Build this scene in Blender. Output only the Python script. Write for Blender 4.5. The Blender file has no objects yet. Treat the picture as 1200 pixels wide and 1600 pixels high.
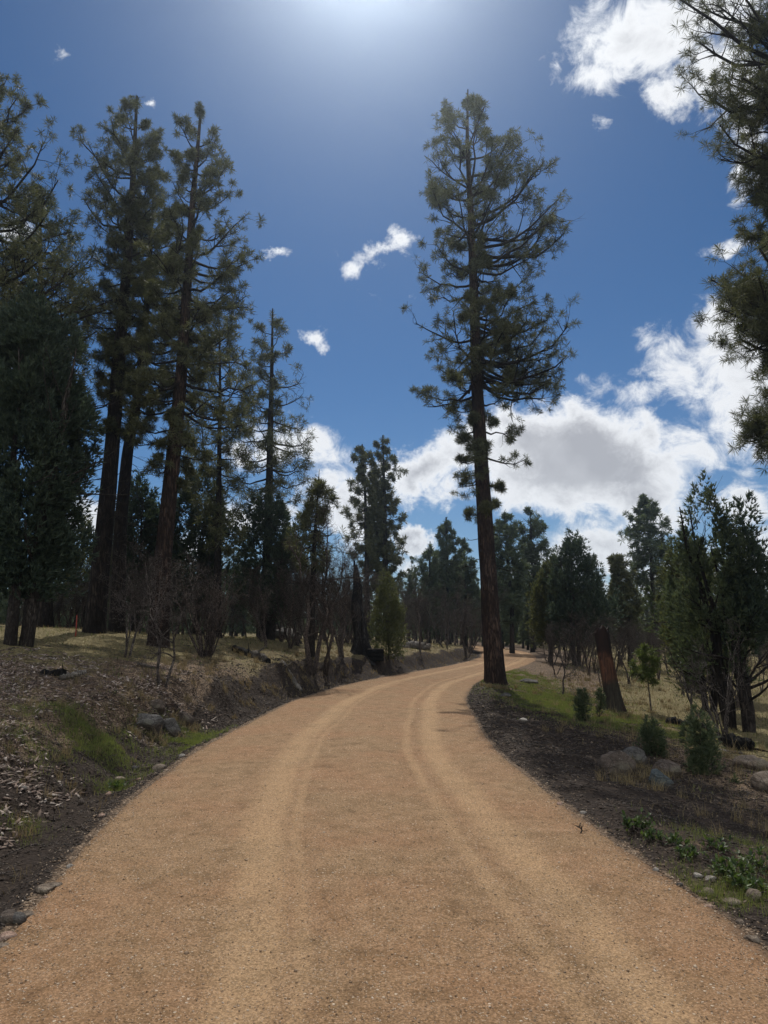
import bpy, math, random
import numpy as np
from math import radians, sin, cos, pi, atan, tan, sqrt

# ------------------------------------------------------------------ camera
F = 1155.0                      # focal length in photo pixels (26 mm equivalent)
PITCH = atan(185 / F)
CAMZ = 1.6
HAZE = 0.0009
scene = bpy.context.scene
COL = scene.collection
cam_d = bpy.data.cameras.new('camera')
cam_d.sensor_fit = 'VERTICAL'; cam_d.sensor_height = 36; cam_d.sensor_width = 27
cam_d.lens = 36 * F / 1600
cam_d.clip_start = 0.05; cam_d.clip_end = 3000
cam = bpy.data.objects.new('camera', cam_d); COL.objects.link(cam)
cam.location = (0, 0, CAMZ); cam.rotation_euler = (pi / 2 + PITCH, 0, 0)
scene.camera = cam

def raydir(px, py):
    cx = (px - 600) / F; cy = (800 - py) / F
    return (cx, cos(PITCH) - cy * sin(PITCH), sin(PITCH) + cy * cos(PITCH))

SUN_DIR = np.array(raydir(570, -215)); SUN_DIR /= np.linalg.norm(SUN_DIR)
SUN_EL = math.asin(SUN_DIR[2]); SUN_AZ = math.atan2(SUN_DIR[0], SUN_DIR[1])   # from +Y, clockwise

# ------------------------------------------------------------------ world
world = bpy.data.worlds.new('World'); scene.world = world; world.use_nodes = True
wn = world.node_tree.nodes; wl = world.node_tree.links
wn.clear()

def W(t, **k):
    n = wn.new(t)
    for a, b in k.items(): setattr(n, a, b)
    return n
def wmath(op, a, b=None, c=None, clamp=False):
    n = W('ShaderNodeMath', operation=op, use_clamp=clamp)
    for i, v in enumerate((a, b, c)):
        if v is None: continue
        if isinstance(v, (int, float)): n.inputs[i].default_value = v
        else: wl.new(v, n.inputs[i])
    return n.outputs[0]

sky = W('ShaderNodeTexSky', sky_type='NISHITA')
sky.sun_disc = False; sky.sun_elevation = SUN_EL; sky.sun_rotation = SUN_AZ
sky.altitude = 2400; sky.air_density = 1.0; sky.dust_density = 0.7; sky.ozone_density = 2.0
tc = W('ShaderNodeTexCoord')
sep = W('ShaderNodeSeparateXYZ'); wl.new(tc.outputs['Generated'], sep.inputs[0])
ymax = wmath('MAXIMUM', sep.outputs['Y'], 0.05)
uu = wmath('DIVIDE', sep.outputs['X'], ymax); vv = wmath('DIVIDE', sep.outputs['Z'], ymax)
uv = W('ShaderNodeCombineXYZ'); wl.new(uu, uv.inputs[0]); wl.new(vv, uv.inputs[1])
nz = W('ShaderNodeTexNoise'); nz.inputs['Scale'].default_value = 7; nz.inputs['Detail'].default_value = 9
nz.inputs['Roughness'].default_value = 0.66
wl.new(tc.outputs['Generated'], nz.inputs['Vector'])
off = W('ShaderNodeVectorMath', operation='SUBTRACT'); wl.new(nz.outputs['Color'], off.inputs[0]); off.inputs[1].default_value = (.5, .5, .5)
offs = W('ShaderNodeVectorMath', operation='MULTIPLY'); wl.new(off.outputs[0], offs.inputs[0]); offs.inputs[1].default_value = (.16, .14, 0)
uvd = W('ShaderNodeVectorMath', operation='ADD'); wl.new(uv.outputs[0], uvd.inputs[0]); wl.new(offs.outputs[0], uvd.inputs[1])
# clouds: (px, py, rx, ry, rotation deg, weight), each fixed in the sky by direction
CLOUDS = [(905, 728, 155, 80, 0, 2.5), (850, 690, 75, 52, 0, 1.8), (985, 770, 95, 42, 8, 1.5), (835, 770, 60, 45, 0, 1.1), (900, 655, 55, 30, 0, 1.1),
          (1135, 560, 110, 74, 0, 1.2), (1055, 618, 125, 36, 8, .75), (1190, 640, 95, 88, 0, 1.25), (1110, 700, 80, 30, 5, .7), (1000, 520, 26, 26, 40, .42),
          (950, 858, 85, 38, 0, 1.3), (1035, 812, 60, 30, 0, 1.1), (890, 900, 90, 35, 0, 1.0), (1050, 900, 120, 40, 0, .9), (1175, 785, 60, 36, 0, 1.1), (1190, 880, 70, 70, 0, 1.0),
          (655, 742, 54, 36, 0, 1.5), (715, 715, 50, 48, -20, 1.3), (650, 834, 28, 21, 0, 1.5), (700, 770, 30, 20, 0, .7),
          (545, 805, 66, 46, 0, 1.3), (470, 705, 80, 34, 10, 1.0), (500, 760, 70, 30, 0, .8), (375, 712, 40, 24, 0, .9), (590, 745, 30, 16, 0, .5), (400, 800, 60, 40, 0, .9),
          (130, 805, 48, 30, -20, .95), (20, 350, 28, 22, 0, .9), (10, 560, 50, 40, 0, .6), (640, 880, 60, 20, 0, .6), (300, 860, 60, 40, 0, .8),
          (605, 400, 48, 17, -22, .72), (632, 376, 18, 16, -30, .6), (547, 425, 22, 14, 10, .72), (522, 402, 12, 12, 0, .4), (492, 523, 32, 17, 12, .8),
          (414, 404, 28, 10, 10, .7), (236, 173, 11, 7, 0, .55), (108, 90, 10, 12, 0, .5), (645, 458, 30, 6, -5, .34), (1125, 390, 60, 13, -16, .6), (858, 100, 16, 24, 0, .42),
          (935, 198, 10, 10, 0, .4), (1000, 64, 110, 70, 0, 1.2), (1085, 20, 130, 50, 0, 1.1), (935, 125, 62, 34, -10, .85), (1045, 155, 42, 32, 0, .95),
          (1120, 110, 90, 60, 0, 1.0), (1150, 200, 48, 80, 0, .9), (1135, 270, 22, 40, 0, .7), (1200, 260, 60, 60, 0, .7)]
acc = None
for (px, py, rx, ry, rot, wgt) in CLOUDS:
    d0 = raydir(px, py); u0 = d0[0] / d0[1]; v0 = d0[2] / d0[1]
    a = raydir(px + rx, py); b = raydir(px, py - ry)
    su = a[0] / a[1] - u0; sv = b[2] / b[1] - v0
    mp = W('ShaderNodeMapping', vector_type='TEXTURE')
    mp.inputs['Location'].default_value = (u0, v0, 0)
    mp.inputs['Rotation'].default_value = (0, 0, radians(-rot))
    mp.inputs['Scale'].default_value = (su * 1.35, sv * 1.35, 1)
    wl.new(uvd.outputs[0], mp.inputs['Vector'])
    ln = W('ShaderNodeVectorMath', operation='LENGTH'); wl.new(mp.outputs[0], ln.inputs[0])
    v = wmath('MULTIPLY_ADD', ln.outputs['Value'], -wgt, wgt)
    acc = v if acc is None else wmath('SMOOTH_MAX', acc, v, 0.15)
nf = W('ShaderNodeTexNoise'); nf.inputs['Scale'].default_value = 20; nf.inputs['Detail'].default_value = 11
nf.inputs['Roughness'].default_value = 0.66; nf.inputs['Distortion'].default_value = 0.5
strm = W('ShaderNodeMapping'); strm.inputs['Scale'].default_value = (1, 1, 1.25); strm.inputs['Rotation'].default_value = (0, .3, 0)
wl.new(tc.outputs['Generated'], strm.inputs['Vector']); wl.new(strm.outputs[0], nf.inputs['Vector'])
dens = wmath('ADD', wmath('MAXIMUM', acc, -1.0), wmath('MULTIPLY_ADD', nf.outputs['Fac'], 2.1, -0.98))
front = wmath('GREATER_THAN', sep.outputs['Y'], 0.06)
al = W('ShaderNodeMapRange', interpolation_type='SMOOTHSTEP'); wl.new(dens, al.inputs['Value'])
al.inputs['From Min'].default_value = 0.16; al.inputs['From Max'].default_value = 0.85
# bright broken cloud added unseen behind the viewer, to fill the shaded tree faces
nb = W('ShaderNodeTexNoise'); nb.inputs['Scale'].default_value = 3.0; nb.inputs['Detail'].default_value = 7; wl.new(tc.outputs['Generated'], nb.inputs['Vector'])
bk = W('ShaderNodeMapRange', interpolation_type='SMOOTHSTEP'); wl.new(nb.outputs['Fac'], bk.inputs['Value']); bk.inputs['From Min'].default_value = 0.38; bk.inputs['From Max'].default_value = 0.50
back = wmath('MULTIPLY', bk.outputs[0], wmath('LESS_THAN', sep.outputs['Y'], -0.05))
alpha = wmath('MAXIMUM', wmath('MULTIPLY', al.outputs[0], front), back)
thick = W('ShaderNodeMapRange', interpolation_type='SMOOTHSTEP'); wl.new(dens, thick.inputs['Value'])
thick.inputs['From Min'].default_value = 0.60; thick.inputs['From Max'].default_value = 1.9
ccol = W('ShaderNodeMix', data_type='RGBA'); thick2 = wmath('MULTIPLY', thick.outputs[0], front)
sh = W('ShaderNodeTexNoise'); sh.inputs['Scale'].default_value = 9; sh.inputs['Detail'].default_value = 6; wl.new(tc.outputs['Generated'], sh.inputs['Vector'])
thick3 = wmath('MULTIPLY', thick2, wmath('MULTIPLY_ADD', sh.outputs['Fac'], 1.6, 0.05, clamp=True))
wl.new(thick3, ccol.inputs[0])
ccol.inputs[6].default_value = (10.5, 10.7, 11, 1); ccol.inputs[7].default_value = (4.9, 5.0, 5.4, 1)
# deeper mountain sky: the Nishita sky with more saturation
hs = W('ShaderNodeHueSaturation'); hs.inputs['Saturation'].default_value = 1.28; hs.inputs['Value'].default_value = 0.74
wl.new(sky.outputs[0], hs.inputs['Color'])
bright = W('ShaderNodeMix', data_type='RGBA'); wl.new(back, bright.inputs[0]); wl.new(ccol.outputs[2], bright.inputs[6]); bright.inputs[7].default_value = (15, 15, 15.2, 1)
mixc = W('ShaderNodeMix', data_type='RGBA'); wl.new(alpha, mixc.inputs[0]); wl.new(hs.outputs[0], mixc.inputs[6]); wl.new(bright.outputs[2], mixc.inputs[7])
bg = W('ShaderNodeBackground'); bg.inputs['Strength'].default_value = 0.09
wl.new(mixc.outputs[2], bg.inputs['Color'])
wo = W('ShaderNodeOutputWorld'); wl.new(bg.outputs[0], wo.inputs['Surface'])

# ------------------------------------------------------------------ sun
sd = bpy.data.lights.new('sun', 'SUN'); sd.energy = 4.0; sd.angle = radians(0.53); sd.color = (1.0, 0.94, 0.85)
so = bpy.data.objects.new('sun', sd); COL.objects.link(so)
from mathutils import Vector
so.rotation_euler = Vector(tuple(SUN_DIR)).to_track_quat('Z', 'Y').to_euler()
so.location = (0, 0, 60)
scene.view_settings.view_transform = 'Standard'; scene.view_settings.look = 'None'
scene.view_settings.exposure = 0.0; scene.view_settings.gamma = 1.0
scene.render.engine = 'CYCLES'
scene.cycles.max_bounces = 6; scene.cycles.diffuse_bounces = 3; scene.cycles.transparent_max_bounces = 4
scene.cycles.transmission_bounces = 3; scene.cycles.glossy_bounces = 2

# ------------------------------------------------------------------ numpy noise
def _hash(ix, iy, iz, seed):
    h = (ix.astype(np.int64) * 374761393 + iy.astype(np.int64) * 668265263 + iz.astype(np.int64) * 2147483647 + seed * 144665) & 0xffffffff
    h = ((h ^ (h >> 13)) * 1274126177) & 0xffffffff
    h = ((h ^ (h >> 16)) * 2246822519) & 0xffffffff
    return ((h ^ (h >> 15)) & 0xffffff) / float(0xffffff)
def vnoise(x, y, z=None, seed=0):
    x = np.asarray(x, float); y = np.asarray(y, float)
    z = np.zeros_like(x) if z is None else np.asarray(z, float)
    ix, iy, iz = np.floor(x), np.floor(y), np.floor(z)
    fx, fy, fz = x - ix, y - iy, z - iz
    fx, fy, fz = [f * f * (3 - 2 * f) for f in (fx, fy, fz)]
    r = 0
    for dx in (0, 1):
        for dy in (0, 1):
            for dz in ((0, 1) if np.any(fz) else (0,)):
                w = (fx if dx else 1 - fx) * (fy if dy else 1 - fy) * (fz if dz else 1 - fz)
                r = r + w * _hash(ix + dx, iy + dy, iz + dz, seed)
    return r
def fbm(x, y, z=None, oct=4, seed=0, rough=.5):
    a, s, t = 1., 0., 0.
    for o in range(oct):
        k = 2.03 ** o
        s = s + a * vnoise(x * k + 7.3 * o, y * k - 3.1 * o, None if z is None else z * k, seed + o)
        t += a; a *= rough
    return s / t * 2 - 1          # about -1..1
def sstep(a, b, x):
    t = np.clip((x - a) / (b - a), 0, 1); return t * t * (3 - 2 * t)

# ------------------------------------------------------------------ road + terrain functions
_RY = np.array([-60, -30, -10, 0, 4.1, 6.8, 10.5, 17.7, 23, 28, 34.6, 40, 46, 55, 68, 80, 95, 120, 200])
_RL = np.array([-4., -2.6, -1.9, -1.75, -2.0, -2.45, -2.6, -2.15, -1.1, .55, 2.95, 4.5, 5.9, 7.1, 7.75, 7.2, 4.8, -1., -14.])
_RR = np.array([0., 1.4, 2.1, 2.1, 2.0, 1.72, 1.52, 1.9, 2.75, 4.3, 6.5, 8.05, 9.35, 10.6, 11.2, 10.8, 8.6, 3., -10.])
_yy = np.linspace(-60, 200, 2601)
def _smooth(v):
    a = np.interp(_yy, _RY, v); k = np.hanning(41); k /= k.sum()
    b = np.convolve(np.pad(a, 20, mode='edge'), k, 'valid'); return b
_SL, _SR = _smooth(_RL), _smooth(_RR)
def xl(y): return np.interp(y, _yy, _SL)
def xr(y): return np.interp(y, _yy, _SR)

def terrain(x, y, detail=True):
    x = np.asarray(x, float); y = np.asarray(y, float)
    L, R = xl(y), xr(y)
    wob = fbm(x * .9, y * .9, oct=3, seed=5) * .28
    dl = L - x; dr = x - R
    # left: shallow ditch, cut bank, slope
    d = np.maximum(dl, 0)
    near = sstep(3, 9, y)
    ditch = -.13 * sstep(.05, .35, d) * (1 - sstep(.6, 1.1, d)) 
    bw = d + wob
    hb = .36 + .20 * sstep(6, 15, y) - .10 * sstep(25, 45, y)
    off = .55 * (1 - sstep(10, 22, y)) + .1
    bank = hb * sstep(off - .1, off + 1.15, bw)
    sl = np.interp(y, [-50, 0, 8, 22, 36, 60, 200], [.10, .12, .20, .24, .13, .06, .03])
    t = np.maximum(bw - off - .6, 0)
    slope = sl * 5.5 * (1 - np.exp(-t / 5.5)) + .012 * t
    zl = ditch + bank + slope
    # right: falls away
    e = np.maximum(dr, 0)
    fall = np.interp(y, [-50, 0, 10, 20, 35, 60, 200], [.08, .10, .15, .15, .10, .03, .0])
    zr = -fall * 6.5 * (1 - np.exp(-np.maximum(e - .25, 0) / 6.5)) + .03 * sstep(.1, .5, e) * (1 - sstep(.6, 1.4, e))
    zr = zr + .012 * np.maximum(e - 14, 0)
    z = np.where(dl > 0, zl, np.where(dr > 0, zr, 0.))
    z = z + .012 * np.maximum(y - 70, 0) * sstep(0, 6, np.maximum(d, e)) 
    if detail:
        out = sstep(.0, .5, np.maximum(d, e))
        rough = out * (.05 * fbm(x * 1.3, y * 1.3, oct=3, seed=11) + .035 * fbm(x * 5, y * 5, oct=3, seed=21))
        cut = sstep(.5, .9, d) * (1 - sstep(1.6, 2.6, d))
        rough = rough + cut * (.10 * fbm(x * 2.6, y * 2.6, oct=4, seed=31) + .03 * fbm(x * 9, y * 9, oct=2, seed=41))
        big = out * .10 * fbm(x * .25, y * .25, oct=2, seed=51) * sstep(1, 5, np.maximum(d, e))
        inside = sstep(0, .25, np.minimum(-dl, -dr))       # under the road
        z = z + rough + big - .09 * inside + (1 - inside) * .012 * fbm(x * 7, y * 7, oct=2, seed=61)
    return z
def tz(x, y): return float(terrain(np.array([x]), np.array([y]))[0])
def road_z(x, y):
    L, R = xl(y), xr(y)
    f = (x - L) / (R - L)
    z = .045 * (1 - (2 * f - 1) ** 2) - .16 * (sstep(-.01, .05, -f + .01) + sstep(.99, 1.04, f))
    for c in (.33, .78):
        z = z - .014 * np.exp(-((f - c) / .06) ** 2)
    return z + .010 * fbm(x * 3, y * 1.2, oct=3, seed=71) + .004 * fbm(x * 14, y * 14, oct=2, seed=72)

def place(px, Y, zoff=0.0):
    x = (px - 600) / F * Y
    for _ in range(6):
        z = tz(x, Y)
        x = (px - 600) / F * (Y * cos(PITCH) + (z + zoff - CAMZ) * sin(PITCH))
    return x, Y, z
def at(px, py, Y):
    d = raydir(px, py); s = Y / d[1]
    return np.array((d[0] * s, Y, CAMZ + d[2] * s))
def ground_hit(px, py, ymin=2.5, ymax=120):
    """where a sight line meets the ground"""
    d = raydir(px, py); ys = np.concatenate([np.arange(ymin, 30, .05), np.arange(30, ymax, .25)])
    s = ys / d[1]; X = d[0] * s; Z = CAMZ + d[2] * s
    T = terrain(X, ys); k = np.argmax(T > Z)
    return float(X[k]), float(ys[k]), float(T[k])

# ------------------------------------------------------------------ mesh helpers
def mesh(name, V, Fs, mat=None, parent=None, smooth=False, uv=None):
    """V (n,3); Fs: list of int arrays (m,3) / (m,4)"""
    me = bpy.data.meshes.new(name)
    V = np.asarray(V, np.float32)
    if not isinstance(Fs, list): Fs = [Fs]
    Fs = [np.asarray(f, np.int32) for f in Fs if len(f)]
    me.vertices.add(len(V)); me.vertices.foreach_set('co', V.ravel())
    nl = sum(f.size for f in Fs); npoly = sum(len(f) for f in Fs)
    me.loops.add(nl); me.loops.foreach_set('vertex_index', np.concatenate([f.ravel() for f in Fs]))
    me.polygons.add(npoly)
    tot = np.concatenate([np.full(len(f), f.shape[1], np.int32) for f in Fs])
    st = np.concatenate([[0], np.cumsum(tot)[:-1]]).astype(np.int32)
    me.polygons.foreach_set('loop_start', st)
    me.polygons.foreach_set('loop_total', tot)
    if smooth: me.polygons.foreach_set('use_smooth', np.ones(npoly, bool))
    if mat: me.materials.append(mat)
    if uv is not None:
        u = me.uv_layers.new(name='UVMap')
        idx = np.concatenate([f.ravel() for f in Fs])
        u.data.foreach_set('uv', np.asarray(uv, np.float32)[idx].ravel())
    me.update(calc_edges=True)
    o = bpy.data.objects.new(name, me); COL.objects.link(o)
    if parent is not None: o.parent = parent
    return o
def tag(o, label=None, cat=None, group=None, kind=None):
    if label: o['label'] = label
    if cat: o['category'] = cat
    if group: o['group'] = group
    if kind: o['kind'] = kind
    return o
def empty(name, loc, rz=0):
    o = bpy.data.objects.new(name, None); COL.objects.link(o)
    o.location = loc; o.rotation_euler = (0, 0, rz); o.empty_display_size = .3
    return o
def dup(root, loc, rz=0, sc=1.0, label=None, group=None, name=None):
    r = root.copy(); COL.objects.link(r)
    if name: r.name = name
    r.location = loc; r.rotation_euler = (0, 0, rz)
    r.scale = sc if isinstance(sc, tuple) else (sc, sc, sc)
    if label: r['label'] = label
    if group: r['group'] = group
    for ch in list(root.children):
        c = ch.copy(); COL.objects.link(c); c.parent = r
    return r
def norm(v): return v / np.maximum(np.linalg.norm(v, axis=-1, keepdims=True), 1e-9)
def rand_unit(rng, n): return norm(rng.normal(size=(n, 3)))
def tubes(P, R, k=5, cap=True):
    """P (N,n,3) polylines, R (N,n) radii -> verts, quads"""
    P = np.asarray(P, float); R = np.asarray(R, float)
    N, n, _ = P.shape
    T = norm(np.gradient(P, axis=1))
    m = np.abs(norm(P[:, -1] - P[:, 0])); ref = np.zeros((N, 3)); ref[np.arange(N), np.argmin(m, axis=1)] = 1
    U = norm(np.cross(T, ref[:, None, :])); Vv = np.cross(T, U)
    a = np.arange(k) * 2 * pi / k
    ring = P[:, :, None, :] + R[:, :, None, None] * (np.cos(a)[None, None, :, None] * U[:, :, None, :] + np.sin(a)[None, None, :, None] * Vv[:, :, None, :])
    V = ring.reshape(-1, 3)
    i = np.arange(N)[:, None, None] * n * k; j = np.arange(n - 1)[None, :, None] * k; q = np.arange(k)[None, None, :]; q2 = (q + 1) % k
    A = i + j + q; B = i + j + q2
    Q = np.stack([A, B, B + k, A + k], -1).reshape(-1, 4)
    return V, Q
class Acc:
    def __init__(s): s.V = []; s.F = []; s.n = 0
    def add(s, V, *Fs):
        for f in Fs: s.F.append(np.asarray(f) + s.n)
        s.V.append(V); s.n += len(V)
    def build(s, name, mat, parent=None, smooth=False):
        tri = [f for f in s.F if f.shape[1] == 3]; quad = [f for f in s.F if f.shape[1] == 4]
        out = ([np.concatenate(quad)] if quad else []) + ([np.concatenate(tri)] if tri else [])
        return mesh(name, np.concatenate(s.V), out, mat, parent, smooth)
def along(P, t):
    """points and tangents of polylines P (N,n,3) at t (N,) in 0..1"""
    n = P.shape[1]; f = t * (n - 1); i = np.minimum(f.astype(int), n - 2); w = (f - i)[:, None]; r = np.arange(len(P))
    a, b = P[r, i], P[r, i + 1]
    return a * (1 - w) + b * w, norm(b - a)
def sprout(P, R, rng, cnt, t0, t1, length, ang=(.5, 1.0), n=4, jit=.25, up=.0, rr=.55, rmin=.004, flat=0.0, lenvar=.35, taper=.85):
    """children of polylines P: cnt each"""
    idx = np.repeat(np.arange(len(P)), cnt)
    t = rng.uniform(t0, t1, len(idx))
    pos, T = along(P[idx], t)
    perp = rand_unit(rng, len(idx)); perp[:, 2] *= (1 - flat)
    perp = norm(perp - (perp * T).sum(1, keepdims=True) * T)
    a = rng.uniform(ang[0], ang[1], len(idx))[:, None]
    D = norm(np.cos(a) * T + np.sin(a) * perp)
    Lp = np.linalg.norm(np.diff(P, axis=1), axis=2).sum(1)[idx]
    L = (length if np.isscalar(length) and length > 0 else 0) or 0
    L = Lp * (-length) if length < 0 else np.full(len(idx), L)
    L = L * rng.uniform(1 - lenvar, 1 + lenvar, len(idx)) * (1.15 - .55 * t)
    nn = R.shape[1]; fi = t * (nn - 1); ii = np.minimum(fi.astype(int), nn - 2)
    r0 = np.maximum(R[idx, ii] * rr, rmin)
    pts = [pos]; d = D
    for s in range(1, n):
        d = norm(d + rng.normal(size=d.shape) * jit + np.array([0, 0, up]))
        pts.append(pts[-1] + d * (L / (n - 1))[:, None])
    PP = np.stack(pts, 1)
    RR = r0[:, None] * np.linspace(1, 1 - taper, n)[None, :]
    return PP, np.maximum(RR, rmin * .5)
def needles(C, D, S, rng, m=14, w=.022, spread=1.0, keep=.35):
    """tufts of thin blades at C pointing along D"""
    N = len(C); C = np.repeat(C, m, 0); D = np.repeat(D, m, 0); S = np.repeat(S, m) * rng.uniform(.7, 1.15, N * m)
    d = norm(D * keep + rand_unit(rng, N * m) * spread)
    s = norm(np.cross(d, rand_unit(rng, N * m))) * (w / 2)
    b = C + d * (S * .06)[:, None]; mid = C + d * (S * .6)[:, None]; tip = C + d * S[:, None]
    tip[:, 2] -= S * .04
    V = np.stack([b - s * .35, b + s * .35, mid + s, tip, mid - s], 1).reshape(-1, 3)
    i = np.arange(N * m)[:, None] * 5
    Q = np.concatenate([i, i + 1, i + 2, i + 4], 1); Tn = np.concatenate([i + 4, i + 2, i + 3], 1)
    return V, Q, Tn
def tri_blades(C, D, S, rng, m=6, w=.03, spread=1.0, keep=.5):
    N = len(C); C = np.repeat(C, m, 0); D = np.repeat(D, m, 0); S = np.repeat(S, m) * rng.uniform(.6, 1.2, N * m)
    d = norm(D * keep + rand_unit(rng, N * m) * spread)
    s = norm(np.cross(d, rand_unit(rng, N * m))) * (w / 2)
    V = np.stack([C - s, C + s, C + d * S[:, None]], 1).reshape(-1, 3)
    return V, np.arange(N * m * 3).reshape(-1, 3)

# ------------------------------------------------------------------ materials
class NT:
    def __init__(s, name):
        s.m = bpy.data.materials.new(name); s.m.use_nodes = True; s.t = s.m.node_tree; s.t.nodes.clear()
        s.out = s.n('ShaderNodeOutputMaterial')
    def n(s, t, **k):
        x = s.t.nodes.new(t)
        for a, b in k.items(): setattr(x, a, b)
        return x
    def link(s, a, b): s.t.links.new(a, b)
    def math(s, op, a, b=None, c=None, clamp=False):
        x = s.n('ShaderNodeMath', operation=op, use_clamp=clamp)
        for i, v in enumerate((a, b, c)):
            if v is None: continue
            if isinstance(v, (int, float)): x.inputs[i].default_value = v
            else: s.link(v, x.inputs[i])
        return x.outputs[0]
    def coord(s, kind='Object', scale=(1, 1, 1)):
        c = s.n('ShaderNodeTexCoord'); m = s.n('ShaderNodeMapping'); m.inputs['Scale'].default_value = scale
        s.link(c.outputs[kind], m.inputs['Vector']); return m.outputs[0]
    def noise(s, vec, scale, detail=4, rough=.55, dist=0, out='Fac'):
        x = s.n('ShaderNodeTexNoise'); s.link(vec, x.inputs['Vector'])
        x.inputs['Scale'].default_value = scale; x.inputs['Detail'].default_value = detail
        x.inputs['Roughness'].default_value = rough; x.inputs['Distortion'].default_value = dist
        return x.outputs[out]
    def vor(s, vec, scale, feature='F1', out='Distance', rnd=1.0):
        x = s.n('ShaderNodeTexVoronoi', feature=feature); s.link(vec, x.inputs['Vector']); x.inputs['Scale'].default_value = scale
        x.inputs['Randomness'].default_value = rnd
        return x.outputs[out]
    def ramp(s, fac, stops):
        x = s.n('ShaderNodeValToRGB'); s.link(fac, x.inputs[0]); e = x.color_ramp.elements
        while len(e) < len(stops): e.new(.5)
        for el, (p, c) in zip(e, stops):
            el.position = p; el.color = tuple(c) + (1,) if len(c) == 3 else c
        return x.outputs[0]
    def mix(s, fac, a, b, blend='MIX'):
        x = s.n('ShaderNodeMix', data_type='RGBA', blend_type=blend)
        for sock, v in ((x.inputs[0], fac), (x.inputs[6], a), (x.inputs[7], b)):
            if isinstance(v, (int, float)): sock.default_value = v
            elif isinstance(v, tuple): sock.default_value = v if len(v) == 4 else v + (1,)
            else: s.link(v, sock)
        return x.outputs[2]
    def rng(s, v, a, b, c=0., d=1.):
        x = s.n('ShaderNodeMapRange', interpolation_type='SMOOTHSTEP'); s.link(v, x.inputs[0])
        for i, q in enumerate((a, b, c, d)): x.inputs[1 + i].default_value = q
        return x.outputs[0]
    def bump(s, h, strength=.5, dist=.02, normal=None):
        x = s.n('ShaderNodeBump'); s.link(h, x.inputs['Height']); x.inputs['Strength'].default_value = strength; x.inputs['Distance'].default_value = dist
        if normal: s.link(normal, x.inputs['Normal'])
        return x.outputs[0]
    def bsdf(s, col, rough=.85, nrm=None, spec=.3, out=True):
        x = s.n('ShaderNodeBsdfPrincipled')
        if isinstance(col, tuple): x.inputs['Base Color'].default_value = col + (1,)
        else: s.link(col, x.inputs['Base Color'])
        if isinstance(rough, (int, float)): x.inputs['Roughness'].default_value = rough
        else: s.link(rough, x.inputs['Roughness'])
        x.inputs['Specular IOR Level'].default_value = spec
        if nrm: s.link(nrm, x.inputs['Normal'])
        if out: s.link(x.outputs[0], s.out.inputs['Surface'])
        return x.outputs[0]

def mat_bark(name, dark, light, furrow=(0.01, .008, .007), sc=1.0):
    m = NT(name); v = m.coord('Object', (9 * sc, 9 * sc, 1.5 * sc))
    n1 = m.noise(v, 2.2, 6, .7, .6)
    wv = m.noise(v, 1.3, 4, .7, 0, 'Color'); add = m.n('ShaderNodeVectorMath', operation='MULTIPLY_ADD'); m.link(wv, add.inputs[0]); add.inputs[1].default_value = (1.3, 1.3, 1.3); m.link(v, add.inputs[2])
    cell = m.vor(add.outputs[0], 1.9, 'DISTANCE_TO_EDGE')
    big = m.noise(m.coord('Object', (1, 1, .5)), 1.7, 3)
    base = m.mix(m.rng(n1, .3, .7), dark, light)
    base = m.mix(m.rng(big, .35, .7), base, tuple(c * .6 for c in dark))
    crev = m.rng(m.math('ADD', cell, m.math('MULTIPLY_ADD', n1, .3, -.15)), .0, .22)
    col = m.mix(crev, furrow, base)
    h = m.math('ADD', m.math('MULTIPLY', crev, .7), m.math('MULTIPLY', n1, .5))
    m.bsdf(col, .92, m.bump(h, .9, .035), .15)
    return m.m
def mat_leaf(name, a, b, trans=.35, island=True, rough=.6, spec=.25, tcol=None):
    m = NT(name)
    g = m.n('ShaderNodeNewGeometry')
    nb = m.noise(m.coord('Object'), 0.9, 3)
    f = m.math('ADD', m.math('MULTIPLY', g.outputs['Random Per Island'], .6), m.math('MULTIPLY', nb, .6))
    col = m.mix(m.rng(f, .2, 1.0), a, b)
    s = m.bsdf(col, rough, None, spec, out=False)
    t = m.n('ShaderNodeBsdfTranslucent')
    tc_ = m.mix(1.0, col, tcol or (1.35, 1.35, .85), 'MULTIPLY'); m.link(tc_, t.inputs[0])
    x = m.n('ShaderNodeMixShader'); x.inputs[0].default_value = trans
    m.link(s, x.inputs[1]); m.link(t.outputs[0], x.inputs[2]); m.link(x.outputs[0], m.out.inputs['Surface'])
    return m.m
def mat_island(name, stops, rough=.85, spec=.25, bump=0):
    m = NT(name); g = m.n('ShaderNodeNewGeometry')
    col = m.ramp(g.outputs['Random Per Island'], stops)
    n1 = m.noise(m.coord('Object'), 30, 3)
    col = m.mix(m.rng(n1, .3, .7, 0, .45), col, tuple(c * .5 for c in stops[0][1]))
    m.bsdf(col, rough, m.bump(n1, bump, .01) if bump else None, spec)
    return m.m

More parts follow.
